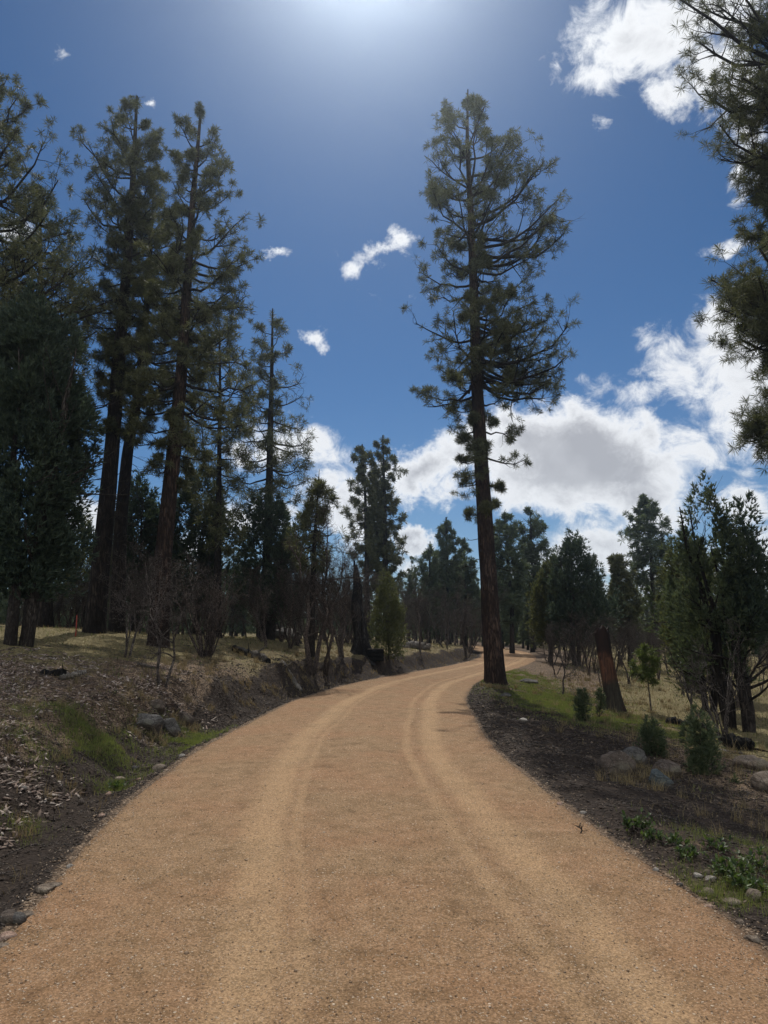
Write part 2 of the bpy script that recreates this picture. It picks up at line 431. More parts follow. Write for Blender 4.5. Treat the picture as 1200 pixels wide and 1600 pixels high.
M = {}
M['bark_black'] = mat_bark('bark_black', (.022, .019, .017), (.06, .048, .040))
M['bark_red'] = mat_bark('bark_red', (.040, .028, .023), (.092, .060, .046), (.016, .011, .010))
M['bark_grey'] = mat_bark('bark_grey', (.05, .042, .036), (.13, .115, .10), (.02, .016, .014), 2.0)
M['limb'] = mat_bark('limb', (.03, .026, .023), (.075, .062, .052), (.015, .012, .01), 2.0)
M['twig'] = mat_bark('twig', (.11, .092, .082), (.28, .245, .22), (.03, .025, .022), 3.0)
M['twig_brown'] = mat_bark('twig_brown', (.12, .095, .082), (.27, .22, .19), (.02, .016, .014), 3.0)
M['pine'] = mat_leaf('pine_needles', (.045, .056, .034), (.115, .118, .060), .34)
M['pine_far'] = mat_leaf('pine_needles_blue', (.045, .068, .048), (.095, .118, .070), .35)
M['pine_dark'] = mat_leaf('pine_needles_dark', (.036, .050, .032), (.080, .090, .046), .30)
M['juniper'] = mat_leaf('juniper_sprays', (.045, .064, .040), (.095, .115, .062), .36)
M['juniper_dark'] = mat_leaf('juniper_sprays_dark', (.030, .050, .038), (.062, .082, .052), .30)
M['juniper_olive'] = mat_leaf('juniper_sprays_olive', (.048, .060, .030), (.115, .120, .050), .38)
M['grass'] = mat_leaf('grass_blades', (.075, .10, .028), (.16, .18, .055), .40)
M['sage'] = mat_leaf('forb_leaves', (.065, .08, .03), (.15, .16, .065), .38)
M['dry'] = mat_leaf('dry_grass', (.10, .082, .042), (.26, .21, .115), .30, tcol=(1.2, 1.0, .8))
M['grape'] = mat_leaf('glossy_leaf', (.026, .048, .018), (.075, .11, .028), .35, rough=.5, spec=.25)
M['young'] = mat_leaf('young_leaf', (.06, .085, .03), (.12, .145, .05), .38)

exec_parts = []
# ------------------------------------------------------------------ ground and road
def axis(parts):
    out = [np.arange(a, b, s) for a, b, s in parts]
    return np.concatenate(out + [[parts[-1][1]]])
def ground_mat():
    m = NT('forest_floor'); v = m.coord('Object')
    at_ = m.n('ShaderNodeAttribute'); at_.attribute_name = 'zone'
    sp = m.n('ShaderNodeSeparateColor'); m.link(at_.outputs['Color'], sp.inputs[0])
    fine = m.noise(v, 26, 6, .7); mid = m.noise(v, 4.5, 5, .6, .4); bigN = m.noise(v, .7, 3, .5)
    cell = m.vor(v, 60, 'F1', 'Color'); cs = m.n('ShaderNodeSeparateColor'); m.link(cell, cs.inputs[0])
    litter = m.ramp(m.math('ADD', m.math('MULTIPLY', fine, .55), m.math('MULTIPLY', cs.outputs[0], .45)),
                    [(.24, (.024, .017, .012)), (.42, (.085, .058, .039)), (.58, (.17, .12, .08)), (.76, (.31, .235, .165))])
    litter = m.mix(m.rng(mid, .35, .7, 0, .65), litter, (.045, .033, .025))
    straw = m.ramp(fine, [(.3, (.055, .046, .022)), (.46, (.12, .10, .048)), (.68, (.26, .215, .115))])
    soil = m.ramp(fine, [(.3, (.014, .010, .008)), (.55, (.032, .024, .019)), (.78, (.075, .055, .042))])
    green = m.ramp(fine, [(.3, (.030, .034, .013)), (.5, (.085, .098, .032)), (.7, (.18, .18, .07))])
    gf = m.rng(m.math('ADD', sp.outputs[0], m.math('MULTIPLY_ADD', mid, .7, -.35)), .35, .7)
    df = m.rng(m.math('ADD', sp.outputs[1], m.math('MULTIPLY_ADD', mid, .6, -.3)), .35, .65)
    sf = m.rng(m.math('ADD', sp.outputs[2], m.math('MULTIPLY_ADD', mid, .7, -.35)), .35, .7)
    col = m.mix(sf, litter, straw); col = m.mix(gf, col, green); col = m.mix(df, col, soil)
    h = m.math('ADD', m.math('MULTIPLY', fine, .5), m.math('MULTIPLY', m.vor(v, 22), .5))
    h2 = m.math('ADD', h, m.math('MULTIPLY', mid, 1.5))
    m.bsdf(col, .95, m.bump(h2, .9, .04), .1)
    return m.m
def green_zone(x, y):
    """where fresh green grass grows"""
    d = xl(y) - x; e = x - xr(y)
    g = np.zeros_like(x)
    for cx, cy, rx, ry, w in GREEN:
        g = np.maximum(g, w * np.exp(-(((x - cx) / rx) ** 2 + ((y - cy) / ry) ** 2)))
    return g
_gp = [(130, 1140, .8, .9, 1.2), (20, 1165, .35, .45, 1.0), (270, 1160, .55, .8, 1.0), (310, 1155, .5, .8, 1.0), (150, 1155, .5, .5, 1.), (90, 970, 1.3, 1.0, .9), (870, 1095, 1.3, 3.0, 1.25), (930, 1120, 1.3, 2.0, 1.1),
       (1010, 1135, 1.4, 1.6, 1.0), (1150, 1390, .6, .35, .9), (1180, 1400, .5, .3, .9), (820, 1060, 1.0, 3.0, .7), (185, 1230, .22, .3, .9), (770, 1062, .7, .7, 1.0), (30, 1300, .3, .3, .6), (1190, 1340, .7, .6, .5)]
GREEN = []
for px, py, rx, ry, w in _gp:
    X, Y, Z = ground_hit(px, py); GREEN.append((X, Y, rx, ry, w))

gx = axis([(-260, -60, 8), (-60, -24, 1.2), (-24, -10, .28), (-10, -5, .10), (-5, 6, .065), (6, 14, .12), (14, 30, .35), (30, 70, 1.5), (70, 260, 8)])
gy = axis([(-200, -20, 8), (-20, 1.5, .8), (1.5, 10, .065), (10, 18, .09), (18, 32, .16), (32, 60, .4), (60, 120, 1.2), (120, 400, 8)])
GX, GY = np.meshgrid(gx, gy)
GZ = terrain(GX.ravel(), GY.ravel())
nx, ny = len(gx), len(gy)
i = np.arange(nx - 1)[None, :] + np.arange(ny - 1)[:, None] * nx
Q = np.stack([i, i + 1, i + 1 + nx, i + nx], -1).reshape(-1, 4)
ground = mesh('ground', np.stack([GX.ravel(), GY.ravel(), GZ], 1), Q, ground_mat(), smooth=True)
tag(ground, kind='structure')
xx, yy = GX.ravel(), GY.ravel()
dL = xl(yy) - xx; dR = xx - xr(yy)
zone = np.zeros((len(xx), 4), np.float32); zone[:, 3] = 1
zone[:, 0] = green_zone(xx, yy) * .30 + .25 * sstep(3, 6, dL) * sstep(-.2, .4, fbm(xx * .4, yy * .4, seed=90)) + .15 * sstep(3, 6, dR)
nzz = fbm(xx * .8, yy * .8, oct=3, seed=91)
ditchy = sstep(-.1, .15, dL) * (1 - sstep(1.0, 1.5, dL + nzz * .3)) * (1 - .35 * sstep(18, 30, yy))
verge = sstep(-.12, .08, dR) * (1 - sstep(2.2, 3.2, dR + nzz * .5)) * (1 - sstep(20, 26, yy)) * .66
zone[:, 1] = np.maximum(ditchy * 1.1, verge) * (1 - .8 * zone[:, 0])
zone[:, 2] = np.maximum(np.maximum(sstep(2.0, 3.6, dL + nzz * .8) * sstep(10, 15, yy), .75 * sstep(.5, 1.2, dL + .4 * nzz) * sstep(14, 20, yy)), sstep(3, 4.5, dR + nzz)) * .8
ca = ground.data.color_attributes.new('zone', 'FLOAT_COLOR', 'POINT'); ca.data.foreach_set('color', zone.ravel())

def road_mat():
    m = NT('tan_gravel'); v = m.coord('Object')
    uvn = m.n('ShaderNodeUVMap'); uvn.uv_map = 'UVMap'
    s2 = m.n('ShaderNodeSeparateXYZ'); m.link(uvn.outputs[0], s2.inputs[0]); lat = s2.outputs['X']; dist = s2.outputs['Y']
    fine = m.noise(v, 85, 5, .7); mid = m.noise(v, 5, 5, .65, .3); big = m.noise(v, .8, 4, .6)
    st = m.vor(v, 105, 'F1', 'Color'); stc = m.n('ShaderNodeSeparateColor'); m.link(st, stc.inputs[0]); std = m.vor(v, 105)
    st2 = m.vor(v, 38, 'F1', 'Color'); st2c = m.n('ShaderNodeSeparateColor'); m.link(st2, st2c.inputs[0]); std2 = m.vor(v, 38)
    base = m.ramp(m.math('ADD', m.math('MULTIPLY', fine, .74), m.math('MULTIPLY', mid, .26)),
                  [(.32, (.075, .045, .021)), (.43, (.175, .110, .052)), (.53, (.275, .177, .100)), (.68, (.41, .282, .170))])
    base = m.mix(m.rng(big, .35, .7, 0, .55), base, m.mix(.5, base, (.30, .135, .068)))
    base = m.mix(m.rng(mid, .30, .46, .38, 0), base, (.13, .080, .043))
    # wheel tracks: packed, paler and smoother
    wob = m.math('MULTIPLY_ADD', m.noise(v, .3, 2), .07, -.035)
    trk = None
    for c, w in ((.335, .055), (.79, .05), (.70, .018), (.40, .015)):
        q = m.math('ABSOLUTE', m.math('SUBTRACT', m.math('ADD', lat, wob), c))
        g = m.rng(q, w * .25, w * 1.2, 1 if w > .03 else .6, 0)
        trk = g if trk is None else m.math('MAXIMUM', trk, g)
    trk = m.math('MULTIPLY', trk, m.rng(m.noise(v, 1.6, 3), .25, .6, .45, 1))
    base = m.mix(m.math('MULTIPLY', trk, .62), base, m.ramp(fine, [(.3, (.32, .205, .110)), (.7, (.47, .32, .18))]))
    # every grain has its own tone
    gt = m.math('MULTIPLY_ADD', stc.outputs[1], .56, .63); gcol = m.n('ShaderNodeCombineColor'); [m.link(gt, gcol.inputs[q]) for q in range(3)]
    base = m.mix(1.0, base, gcol.outputs[0], 'MULTIPLY')
    # lighter flecks of stone
    keep = m.math('MULTIPLY', m.rng(stc.outputs[0], .80, .84), m.rng(std, .28, .40, 1, 0))
    keep2 = m.math('MULTIPLY', m.rng(st2c.outputs[0], .90, .92), m.rng(std2, .22, .32, 1, 0))
    k = m.math('MULTIPLY', m.math('MAXIMUM', keep, keep2), m.math('MULTIPLY_ADD', trk, -.6, 1))
    col = m.mix(k, base, m.mix(stc.outputs[1], (.58, .46, .33), (.38, .30, .23)))
    dk = m.math('MULTIPLY', m.rng(stc.outputs[2], .80, .84), m.rng(std, .28, .38, 1, 0))
    col = m.mix(m.math('MULTIPLY', dk, .75), col, (.095, .052, .030))
    # crumbly darker edges
    edge = m.rng(m.math('ADD', m.math('MULTIPLY', m.math('ABSOLUTE', m.math('SUBTRACT', lat, .5)), 2), m.math('MULTIPLY_ADD', mid, .22, -.11)), .93, 1.03)
    col = m.mix(m.math('MULTIPLY', edge, .75), col, (.085, .055, .036))
    # faint tyre tread ribs along the tracks
    w = m.n('ShaderNodeTexWave', wave_type='BANDS', bands_direction='X'); m.link(uvn.outputs[0], w.inputs['Vector']); w.inputs['Scale'].default_value = 16; w.inputs['Distortion'].default_value = 1.2
    h = m.math('ADD', m.math('MULTIPLY', fine, .45), m.math('MULTIPLY', k, .5))
    h = m.math('ADD', h, m.math('MULTIPLY', m.noise(v, 14, 5, .7), .9))
    h = m.math('ADD', h, m.math('MULTIPLY', m.math('MULTIPLY', w.outputs['Fac'], trk), .22))
    m.bsdf(col, .93, m.bump(h, .85, .022), .12)
    return m.m
ry = axis([(-60, 0, .5), (0, 12, .06), (12, 30, .12), (30, 80, .3), (80, 160, 1.0)])
rf = np.linspace(-.03, 1.03, 75)
RFm, RYm = np.meshgrid(rf, ry)
Lr, Rr = xl(RYm), xr(RYm)
RX = Lr + RFm * (Rr - Lr)
edgew = sstep(.42, .56, np.abs(RFm - .5))
RX = RX + edgew * .20 * fbm(RX * 0 + RFm.round() * 9, RYm * 1.9, oct=4, seed=77)
RZ = road_z(RX.ravel(), RYm.ravel()) + (.012 * np.maximum(RYm.ravel() - 70, 0)) * 0
nrx, nry = len(rf), len(ry)
i = np.arange(nrx - 1)[None, :] + np.arange(nry - 1)[:, None] * nrx
Q = np.stack([i, i + 1, i + 1 + nrx, i + nrx], -1).reshape(-1, 4)
road = mesh('road', np.stack([RX.ravel(), RYm.ravel(), RZ], 1), Q, road_mat(), smooth=True, uv=np.stack([RFm.ravel(), RYm.ravel() * .1], 1))
tag(road, kind='structure')

# ------------------------------------------------------------------ trees
def trunk_mesh(P, R, k, rng, amp=.06, rows=60, flare=.35, flare_h=.5, name='trunk', mat=None, parent=None, lobes=5):
    t = np.linspace(0, 1, rows) ** 1.25
    n = len(P); f = t * (n - 1); i = np.minimum(f.astype(int), n - 2); w = f - i
    # catmull-ish smoothing of the axis
    from_ = lambda A: np.stack([np.interp(f, np.arange(n), A[:, c]) for c in range(A.shape[1])], 1)
    PP = from_(P); RR = np.interp(f, np.arange(n), R)
    for _ in range(3): PP[1:-1] = (PP[:-2] + PP[2:] + 2 * PP[1:-1]) / 4
    h = PP[:, 2] - PP[0, 2]
    a = np.arange(k) * 2 * pi / k
    fl = 1 + flare * np.exp(-h / flare_h)[:, None] * (1 + .35 * np.sin(lobes * a + 1.3)[None, :])
    nzv = fbm(np.cos(a)[None, :] * 3.2 + 0 * h[:, None], np.sin(a)[None, :] * 3.2 + 0 * h[:, None], h[:, None] * .9 + 0 * a[None, :], oct=3, seed=int(rng.integers(1e6)))
    rad = RR[:, None] * fl * (1 + amp * 2 * nzv)
    V = np.stack([PP[:, None, 0] + rad * np.cos(a), PP[:, None, 1] + rad * np.sin(a), PP[:, None, 2] + 0 * rad], -1).reshape(-1, 3)
    q = np.arange(k)[None, :]; q2 = (q + 1) % k; j = np.arange(rows - 1)[:, None] * k
    Q = np.stack([j + q, j + q2, j + q2 + k, j + q + k], -1).reshape(-1, 4)
    return mesh(name, V, Q, mat, parent, smooth=True)

def pine(name, base, axis_pts, H, r0, prof, rng, limbs=60, twig=8, tuft=.24, needle=.022, m=14, tufts=3, mats=('bark_black', 'limb', 'pine'),
         rot=(-.35, .7), dead=0, k=20, label=None, group=None, cat='tree', spread=1.0, sink=.25, trunk_rows=60, twig_len=-.36, gaps=.0, boost=()):
    """axis_pts: trunk axis relative to base; prof: rows (h, left, right) crown half widths in metres"""
    root = empty(name, base); tag(root, label, cat, group)
    A = np.array(axis_pts, float); A[0, 2] -= sink
    zz = A[:, 2]; R = r0 * np.clip(1 - np.clip(zz, 0, None) / (H * 1.02), .02, 1) ** .75
    trunk_mesh(A, R, k, rng, .05, trunk_rows, flare=.42, flare_h=.38, mat=M[mats[0]], parent=root)
    prof = np.array(prof, float); prof = prof[np.argsort(prof[:, 0])]
    hmin, hmax = prof[0, 0], prof[-1, 0]
    # limb tips weighted towards wide parts
    hs = np.linspace(hmin, hmax, 200); wd = np.interp(hs, prof[:, 0], prof[:, 1] + prof[:, 2]) + .25; cdf = np.cumsum(wd); cdf /= cdf[-1]
    u = (np.arange(limbs) + rng.uniform(0, 1, limbs)) / limbs
    ht = np.interp(u, cdf, hs)
    az = (np.arange(limbs) * 2.399 + rng.uniform(-.5, .5, limbs)) % (2 * pi)
    for h0, h1, ac, aw, cnt in boost:
        ht = np.concatenate([ht, rng.uniform(h0, h1, cnt)]); az = np.concatenate([az, ac + rng.uniform(-aw, aw, cnt)])
    limbs = len(ht)
    c = np.cos(az); wl_ = np.interp(ht, prof[:, 0], prof[:, 1]); wr_ = np.interp(ht, prof[:, 0], prof[:, 2])
    ext = np.where(c > 0, wr_, wl_) * c ** 2 + (wl_ + wr_) / 2 * (1 - c ** 2)
    ext = np.maximum(ext * np.where(rng.random(limbs) < .65, rng.uniform(.75, 1.04, limbs), rng.uniform(.3, .75, limbs)), .12)
    frac = (ht - hmin) / (hmax - hmin)
    el = rot[0] + (rot[1] - rot[0]) * frac + rng.uniform(-.15, .15, limbs)
    hb = np.clip(ht - ext * np.tan(el), hmin * .6, hmax - .1)
    n = 7; t = np.linspace(0, 1, n)
    ax = np.stack([np.interp(hb, zz, A[:, 0]), np.interp(hb, zz, A[:, 1]), hb], 1)
    dirh = np.stack([np.cos(az), np.sin(az), 0 * az], 1)
    rise = (ht - hb)
    P = ax[:, None, :] + dirh[:, None, :] * (ext[:, None] * t)[:, :, None]
    P[:, :, 2] += rise[:, None] * (t ** 1.0) - ext[:, None] * .16 * np.sin(t * pi) + ext[:, None] * .06 * t ** 3
    jit = rng.normal(size=P.shape) * (ext[:, None, None] * .085) * t[None, :, None]
    P = P + np.cumsum(jit, 1) * .6
    rb = np.clip(.021 * ext + .012, .012, .08)
    RL = rb[:, None] * np.linspace(1, .25, n)
    br = Acc(); V, Q = tubes(P, RL, 5); br.add(V, Q)
    T1, R1 = sprout(P, RL, rng, twig, .38, 1.0, twig_len, (.45, 1.15), 5, .26, .07, rr=.55, rmin=.006, flat=.35)
    V, Q = tubes(T1, R1, 3); br.add(V, Q)
    T2, R2 = sprout(T1, R1, rng, 3, .3, 1.0, -.48, (.4, 1.1), 4, .25, .10, rr=.6, rmin=.005, flat=.2)
    V, Q = tubes(T2, R2, 3); br.add(V, Q)
    if dead:
        di = rng.uniform(hmin * .45, hmin * 1.15, dead); da = rng.uniform(0, 2 * pi, dead)
        L = rng.uniform(.3, 1.3, dead)
        Pd = np.stack([np.interp(di, zz, A[:, 0]), np.interp(di, zz, A[:, 1]), di], 1)[:, None, :] + (np.stack([np.cos(da), np.sin(da), -.15 + 0 * da], 1) * L[:, None])[:, None, :] * np.linspace(0, 1, 5)[None, :, None]
        Pd = Pd + np.cumsum(rng.normal(size=Pd.shape) * .05, 1); Rd = .014 * np.linspace(1, .3, 5)[None, :] + 0 * L[:, None]
        V, Q = tubes(Pd, Rd, 4); br.add(V, Q)
        Td, Rd2 = sprout(Pd, Rd, rng, 3, .4, 1, -.35, n=3, jit=.3); V, Q = tubes(Td, Rd2, 3); br.add(V, Q)
    br.build('branches', M[mats[1]], root)
    # leader tufts + tufts on outer twigs
    Cs, Ds = [], []
    for PP, cnt, lo in ((T2, tufts, .55), (T1, 1, .6), (P, 2, .8)):
        idx = np.repeat(np.arange(len(PP)), cnt); tt = rng.uniform(lo, 1.0, len(idx))
        tt[::cnt] = 1.0
        p, d = along(PP[idx], np.minimum(tt, .9999)); Cs.append(p); Ds.append(norm(d + np.array([0, 0, .35])))
    top = np.stack([np.interp(np.linspace(hmax - .6, hmax, 10), zz, A[:, 0]), np.interp(np.linspace(hmax - .6, hmax, 10), zz, A[:, 1]), np.linspace(hmax - .6, hmax, 10)], 1)
    Cs.append(top); Ds.append(norm(rng.normal(size=(10, 3)) + np.array([0, 0, 1.])))
    C = np.concatenate(Cs); D = np.concatenate(Ds)
    if gaps > 0:
        g = fbm(C[:, 0] * 1.3, C[:, 1] * 1.3, C[:, 2] * 1.5, oct=2, seed=int(rng.integers(1e6)))
        kp = g > (gaps - .38); C, D = C[kp], D[kp]
    S = tuft * rng.uniform(.75, 1.2, len(C))
    V, Q, Tn = needles(C, D, S, rng, m, needle, spread)
    mesh('needles', V, [Q, Tn], M[mats[2]], root)
    return root

def crown_profile(base, Y, rows, scale_y=1.0):
    """rows (py, left px, right px) measured at the tree -> (height, left m, right m)"""
    out = []
    for py, l, r in rows:
        p = at(600, py, Y); dep = Y * cos(PITCH) + (p[2] - CAMZ) * sin(PITCH)
        out.append((p[2] - base[2], l * dep / F, r * dep / F))
    return out
def axis_from(base, Y, pts):
    """trunk pixels (px, py) from foot to tip -> axis relative to base"""
    out = [(0, 0, 0)]
    for px, py in pts:
        p = at(px, py, Y); out.append((p[0] - base[0], 0.0, p[2] - base[2]))
    return out

def juniper(name, base, H, r0, prof, rng, lobes=110, per=60, spray=.13, w=.04, m=5, lobe_r=.32, mats=('bark_grey', 'juniper'), stems=1, lean=0.0, label=None, group=None, cat='tree', low=.08, k=10, fill=.65):
    root = empty(name, base); tag(root, label, cat, group)
    prof = np.array(prof, float); prof = prof[np.argsort(prof[:, 0])]
    tr = Acc(); SP = []
    for s in range(stems):
        a = rng.uniform(0, 2 * pi); n = 7; t = np.linspace(0, 1, n)
        sp = (0 if stems == 1 else r0 * 1.6)
        tipx = np.interp(.8, [0, 1], [0, lean]) + (0 if stems == 1 else cos(a) * H * .14); tipy = (0 if stems == 1 else sin(a) * H * .12)
        P = np.stack([cos(a) * sp * (1 - t) + tipx * t ** 1.3, sin(a) * sp * (1 - t) + tipy * t ** 1.3, -.2 + t * H * rng.uniform(.82, .95)], 1)
        P[1:-1] += rng.normal(size=(n - 2, 3)) * .035 * H / 5
        R = r0 * np.linspace(1.15, .12, n) * rng.uniform(.7, 1.0)
        SP.append((P, R))
    P = np.stack([p for p, r in SP]); R = np.stack([r for p, r in SP])
    V, Q = tubes(P, R, k); tr.add(V, Q)
    B1, RB = sprout(P, R, rng, max(6, 26 // stems), .18, .95, -.30, (.7, 1.3), 5, .18, .10, rr=.4, rmin=.008)
    tr2 = Acc(); V, Q = tubes(B1, RB, 4); tr2.add(V, Q)
    B2, RB2 = sprout(B1, RB, rng, 4, .3, 1., -.5, (.4, 1.0), 4, .2, .1, rr=.5, rmin=.005); V, Q = tubes(B2, RB2, 3); tr2.add(V, Q)
    tr.build('trunk', M[mats[0]], root, smooth=True); tr2.build('branches', M[mats[0]], root)
    # lobes through the crown volume, most near its skin
    hs = np.linspace(prof[0, 0], prof[-1, 0], 200); wd = np.interp(hs, prof[:, 0], prof[:, 1] + prof[:, 2]) + .1; cdf = np.cumsum(wd ** 1.3); cdf /= cdf[-1]
    h = np.interp(rng.uniform(0, 1, lobes), cdf, hs); az = rng.uniform(0, 2 * pi, lobes)
    wl_ = np.interp(h, prof[:, 0], prof[:, 1]); wr_ = np.interp(h, prof[:, 0], prof[:, 2]); c = np.cos(az)
    ext = np.where(c > 0, wr_, wl_) * c ** 2 + (wl_ + wr_) / 2 * (1 - c ** 2)
    rr = ext * rng.uniform(fill ** 2, 1, lobes) ** .5 * rng.uniform(.62, 1.10, lobes) * (1 + .22 * fbm(np.cos(az) * 1.6, np.sin(az) * 1.6, h * 1.1, oct=2, seed=int(rng.integers(1e6))))
    cx = rr * np.cos(az) + lean * h / H; C0 = np.stack([cx, rr * np.sin(az), h], 1)
    size = lobe_r * rng.uniform(.4, 1.35, lobes)
    C = np.repeat(C0, per, 0); S = np.repeat(size, per)
    o = rand_unit(rng, len(C)) * (rng.uniform(0, 1, len(C)) ** .45)[:, None] * S[:, None]; hgt = rng.uniform(-1, 1.6, len(C)); o[:, :2] *= np.clip(1.1 - .6 * np.maximum(hgt, 0), .2, 1.1)[:, None]; o[:, 2] = o[:, 2] * .5 + S * hgt * .95
    outd = np.stack([np.cos(np.repeat(az, per)), np.sin(np.repeat(az, per)), 1.1 + 0 * S], 1)
    V, Tn = tri_blades(C + o, norm(outd + norm(o) * .8), spray * rng.uniform(.7, 1.3, len(C)), rng, m, w, .55, .8)
    mesh('foliage', V, [Tn], M[mats[1]], root)
    return root

def oak(name, base, H, rng, stems=2, r0=.05, label=None, group=None, mat='twig', dens=1.0, spreadang=.25, cat='tree', crook=.16, lv=(9, 6, 5, 4)):
    root = empty(name, base); tag(root, label, cat, group)
    n = 8; t = np.linspace(0, 1, n)
    P = []
    for s in range(stems):
        a = rng.uniform(0, 2 * pi); ln = rng.uniform(.3, 1) * spreadang
        p = np.stack([cos(a) * (r0 * 1.5 * (stems > 1) + ln * H * t), sin(a) * (r0 * 1.5 * (stems > 1) + ln * H * t), -.12 + t * H * rng.uniform(.7, .92)], 1)
        p[1:] += np.cumsum(rng.normal(size=(n - 1, 3)) * np.array([1, 1, .3]) * H * .022 * crook / .16, 0); P.append(p)
    P = np.stack(P); R = r0 * np.linspace(1, .2, n)[None, :] * rng.uniform(.65, 1.05, (stems, 1))
    tr = Acc(); V, Q = tubes(P, R, 8); tr.add(V, Q); tr.build('trunk', M[mat], root, smooth=True)
    tw = Acc()
    c1 = max(2, int(lv[0] * dens)); A1, r1 = sprout(P, R, rng, c1, .28, 1, -.36, (.5, 1.1), 6, crook * 1.6, .12, rr=.6, rmin=.006); V, Q = tubes(A1, r1, 5); tw.add(V, Q)
    A2, r2 = sprout(A1, r1, rng, lv[1], .2, 1, -.48, (.5, 1.2), 5, crook * 1.9, .08, rr=.6, rmin=.0045); V, Q = tubes(A2, r2, 3); tw.add(V, Q)
    A3, r3 = sprout(A2, r2, rng, lv[2], .2, 1, -.5, (.5, 1.2), 4, crook * 2.2, .05, rr=.65, rmin=.0035); V, Q = tubes(A3, r3, 3); tw.add(V, Q)
    if len(lv) > 3 and lv[3]:
        A4, r4 = sprout(A3, r3, rng, lv[3] - 1, .2, 1, -.6, (.5, 1.1), 3, crook * 2, .05, rr=.8, rmin=.003); V, Q = tubes(A4, r4, 3); tw.add(V, Q)
    tw.build('branches', M[mat], root)
    return root

TALL = ' '
# --- the tall roadside pine right of the middle
rng = np.random.default_rng(11)
b = place(775, 23); Y = 23
rows = [(150, 20, 18), (165, 62, 28), (180, 72, 42), (210, 95, 66), (260, 72, 100), (300, 55, 122), (340, 60, 146), (380, 66, 132), (415, 92, 98), (440, 84, 84), (462, 26, 66), (480, 34, 92),
        (505, 88, 118), (550, 80, 142), (600, 84, 138), (625, 86, 92), (650, 70, 62), (685, 54, 72), (715, 34, 74), (745, 36, 88), (790, 52, 48), (815, 36, 26), (835, 18, 14)]
pine('tall_pine', b, axis_from(b, Y, [(766, 950), (757, 800), (750, 690), (745, 600), (741, 470), (735, 320), (730, 220), (731, 140)]), 20.3, .295,
     crown_profile(b, Y, rows), rng, limbs=96, twig=8, tuft=.185, needle=.014, m=19, tufts=2, mats=('bark_red', 'limb', 'pine'), rot=(-.45, .75), dead=14, k=64, trunk_rows=160, gaps=.08, boost=((9.2, 12.3, 0, .9, 20), (14.5, 18, 0, .8, 8)),
     label='tall lone pine with a narrow open crown at the right edge of the road bend')
# --- big pines on the left bank
rng = np.random.default_rng(21)
b = place(146, 21); Y = 21
rows = [(152, 14, 14), (180, 40, 30), (230, 95, 40), (280, 100, 50), (330, 92, 60), (380, 62, 60), (420, 50, 66), (470, 60, 70), (520, 70, 60), (580, 70, 50), (640, 60, 40), (690, 40, 20)]
pine('tall_pine', b, axis_from(b, Y, [(160, 860), (175, 700), (186, 560), (198, 420), (208, 280), (214, 150)]), 17.3, .28,
     crown_profile(b, Y, rows), rng, limbs=88, twig=8, tuft=.165, needle=.0135, m=17, tufts=2, mats=('bark_black', 'limb', 'pine'), rot=(-.35, .7), dead=16, k=32, trunk_rows=90, gaps=.10,
     label='tallest dark pine on the left bank, leaning right from a thick black trunk')
rng = np.random.default_rng(22)
b = place(183, 22.5); Y = 22.5
rows = [(300, 16, 16), (360, 46, 50), (430, 60, 70), (500, 72, 80), (560, 60, 72), (620, 48, 60), (680, 34, 44)]
pine('tall_pine', b, axis_from(b, Y, [(188, 820), (200, 700), (212, 640), (224, 540), (233, 430), (240, 290)]), 15, .23,
     crown_profile(b, Y, rows), rng, limbs=80, twig=8, tuft=.17, needle=.014, m=16, tufts=2, mats=('bark_black', 'limb', 'pine'), rot=(-.3, .6), dead=26, k=28, gaps=.16,
     label='dark pine with a bent trunk close behind the right side of the thickest left pine')
rng = np.random.default_rng(23)
b = place(247, 19.5); Y = 19.5
rows = [(174, 12, 12), (200, 38, 30), (240, 44, 46), (290, 46, 62), (340, 50, 80), (380, 60, 104), (430, 66, 112), (480, 70, 96), (540, 76, 108), (600, 80, 118), (660, 70, 110), (720, 50, 80), (760, 30, 40)]
pine('tall_pine', b, axis_from(b, Y, [(254, 880), (268, 740), (282, 600), (290, 480), (300, 330), (314, 172)]), 16.2, .25,
     crown_profile(b, Y, rows), rng, limbs=100, twig=8, tuft=.165, needle=.0135, m=17, tufts=2, mats=('bark_red', 'limb', 'pine'), rot=(-.35, .7), dead=16, k=32, trunk_rows=90, gaps=.08,
     label='tall reddish-trunked pine on the left bank, right-hand one of the close trio')
rng = np.random.default_rng(24)   # big pine cut by the left edge of the picture
b = place(-45, 18.5); Y = 18.5
rows = [(95, 14, 14), (130, 50, 45), (200, 90, 90), (260, 120, 125), (340, 150, 150), (420, 170, 178), (500, 175, 190), (580, 160, 170), (640, 130, 150), (700, 90, 100)]
pine('tall_pine', b, axis_from(b, Y, [(-44, 850), (-42, 700), (-38, 560), (-34, 420), (-28, 260), (-22, 90)]), 17, .36,
     crown_profile(b, Y, rows), rng, limbs=110, twig=9, tuft=.17, needle=.014, m=16, tufts=2, mats=('bark_black', 'limb', 'pine'), rot=(-.3, .65), dead=8, k=24, gaps=.08,
     label='broad brownish-green pine cut off by the left edge of the photo')
rng = np.random.default_rng(25)
b = place(70, 24); Y = 24
rows = [(300, 30, 30), (380, 70, 74), (460, 90, 90), (560, 90, 84), (640, 70, 60), (700, 40, 40)]
pine('tall_pine', b, axis_from(b, Y, [(70, 800), (66, 640), (64, 480), (62, 290)]), 15, .26,
     crown_profile(b, Y, rows), rng, limbs=80, twig=7, tuft=.23, needle=.022, m=12, tufts=1, mats=('bark_black', 'limb', 'pine_dark'), rot=(-.3, .6), dead=10, k=20,
     label='dark-trunked pine rising behind the big dense juniper at far left')
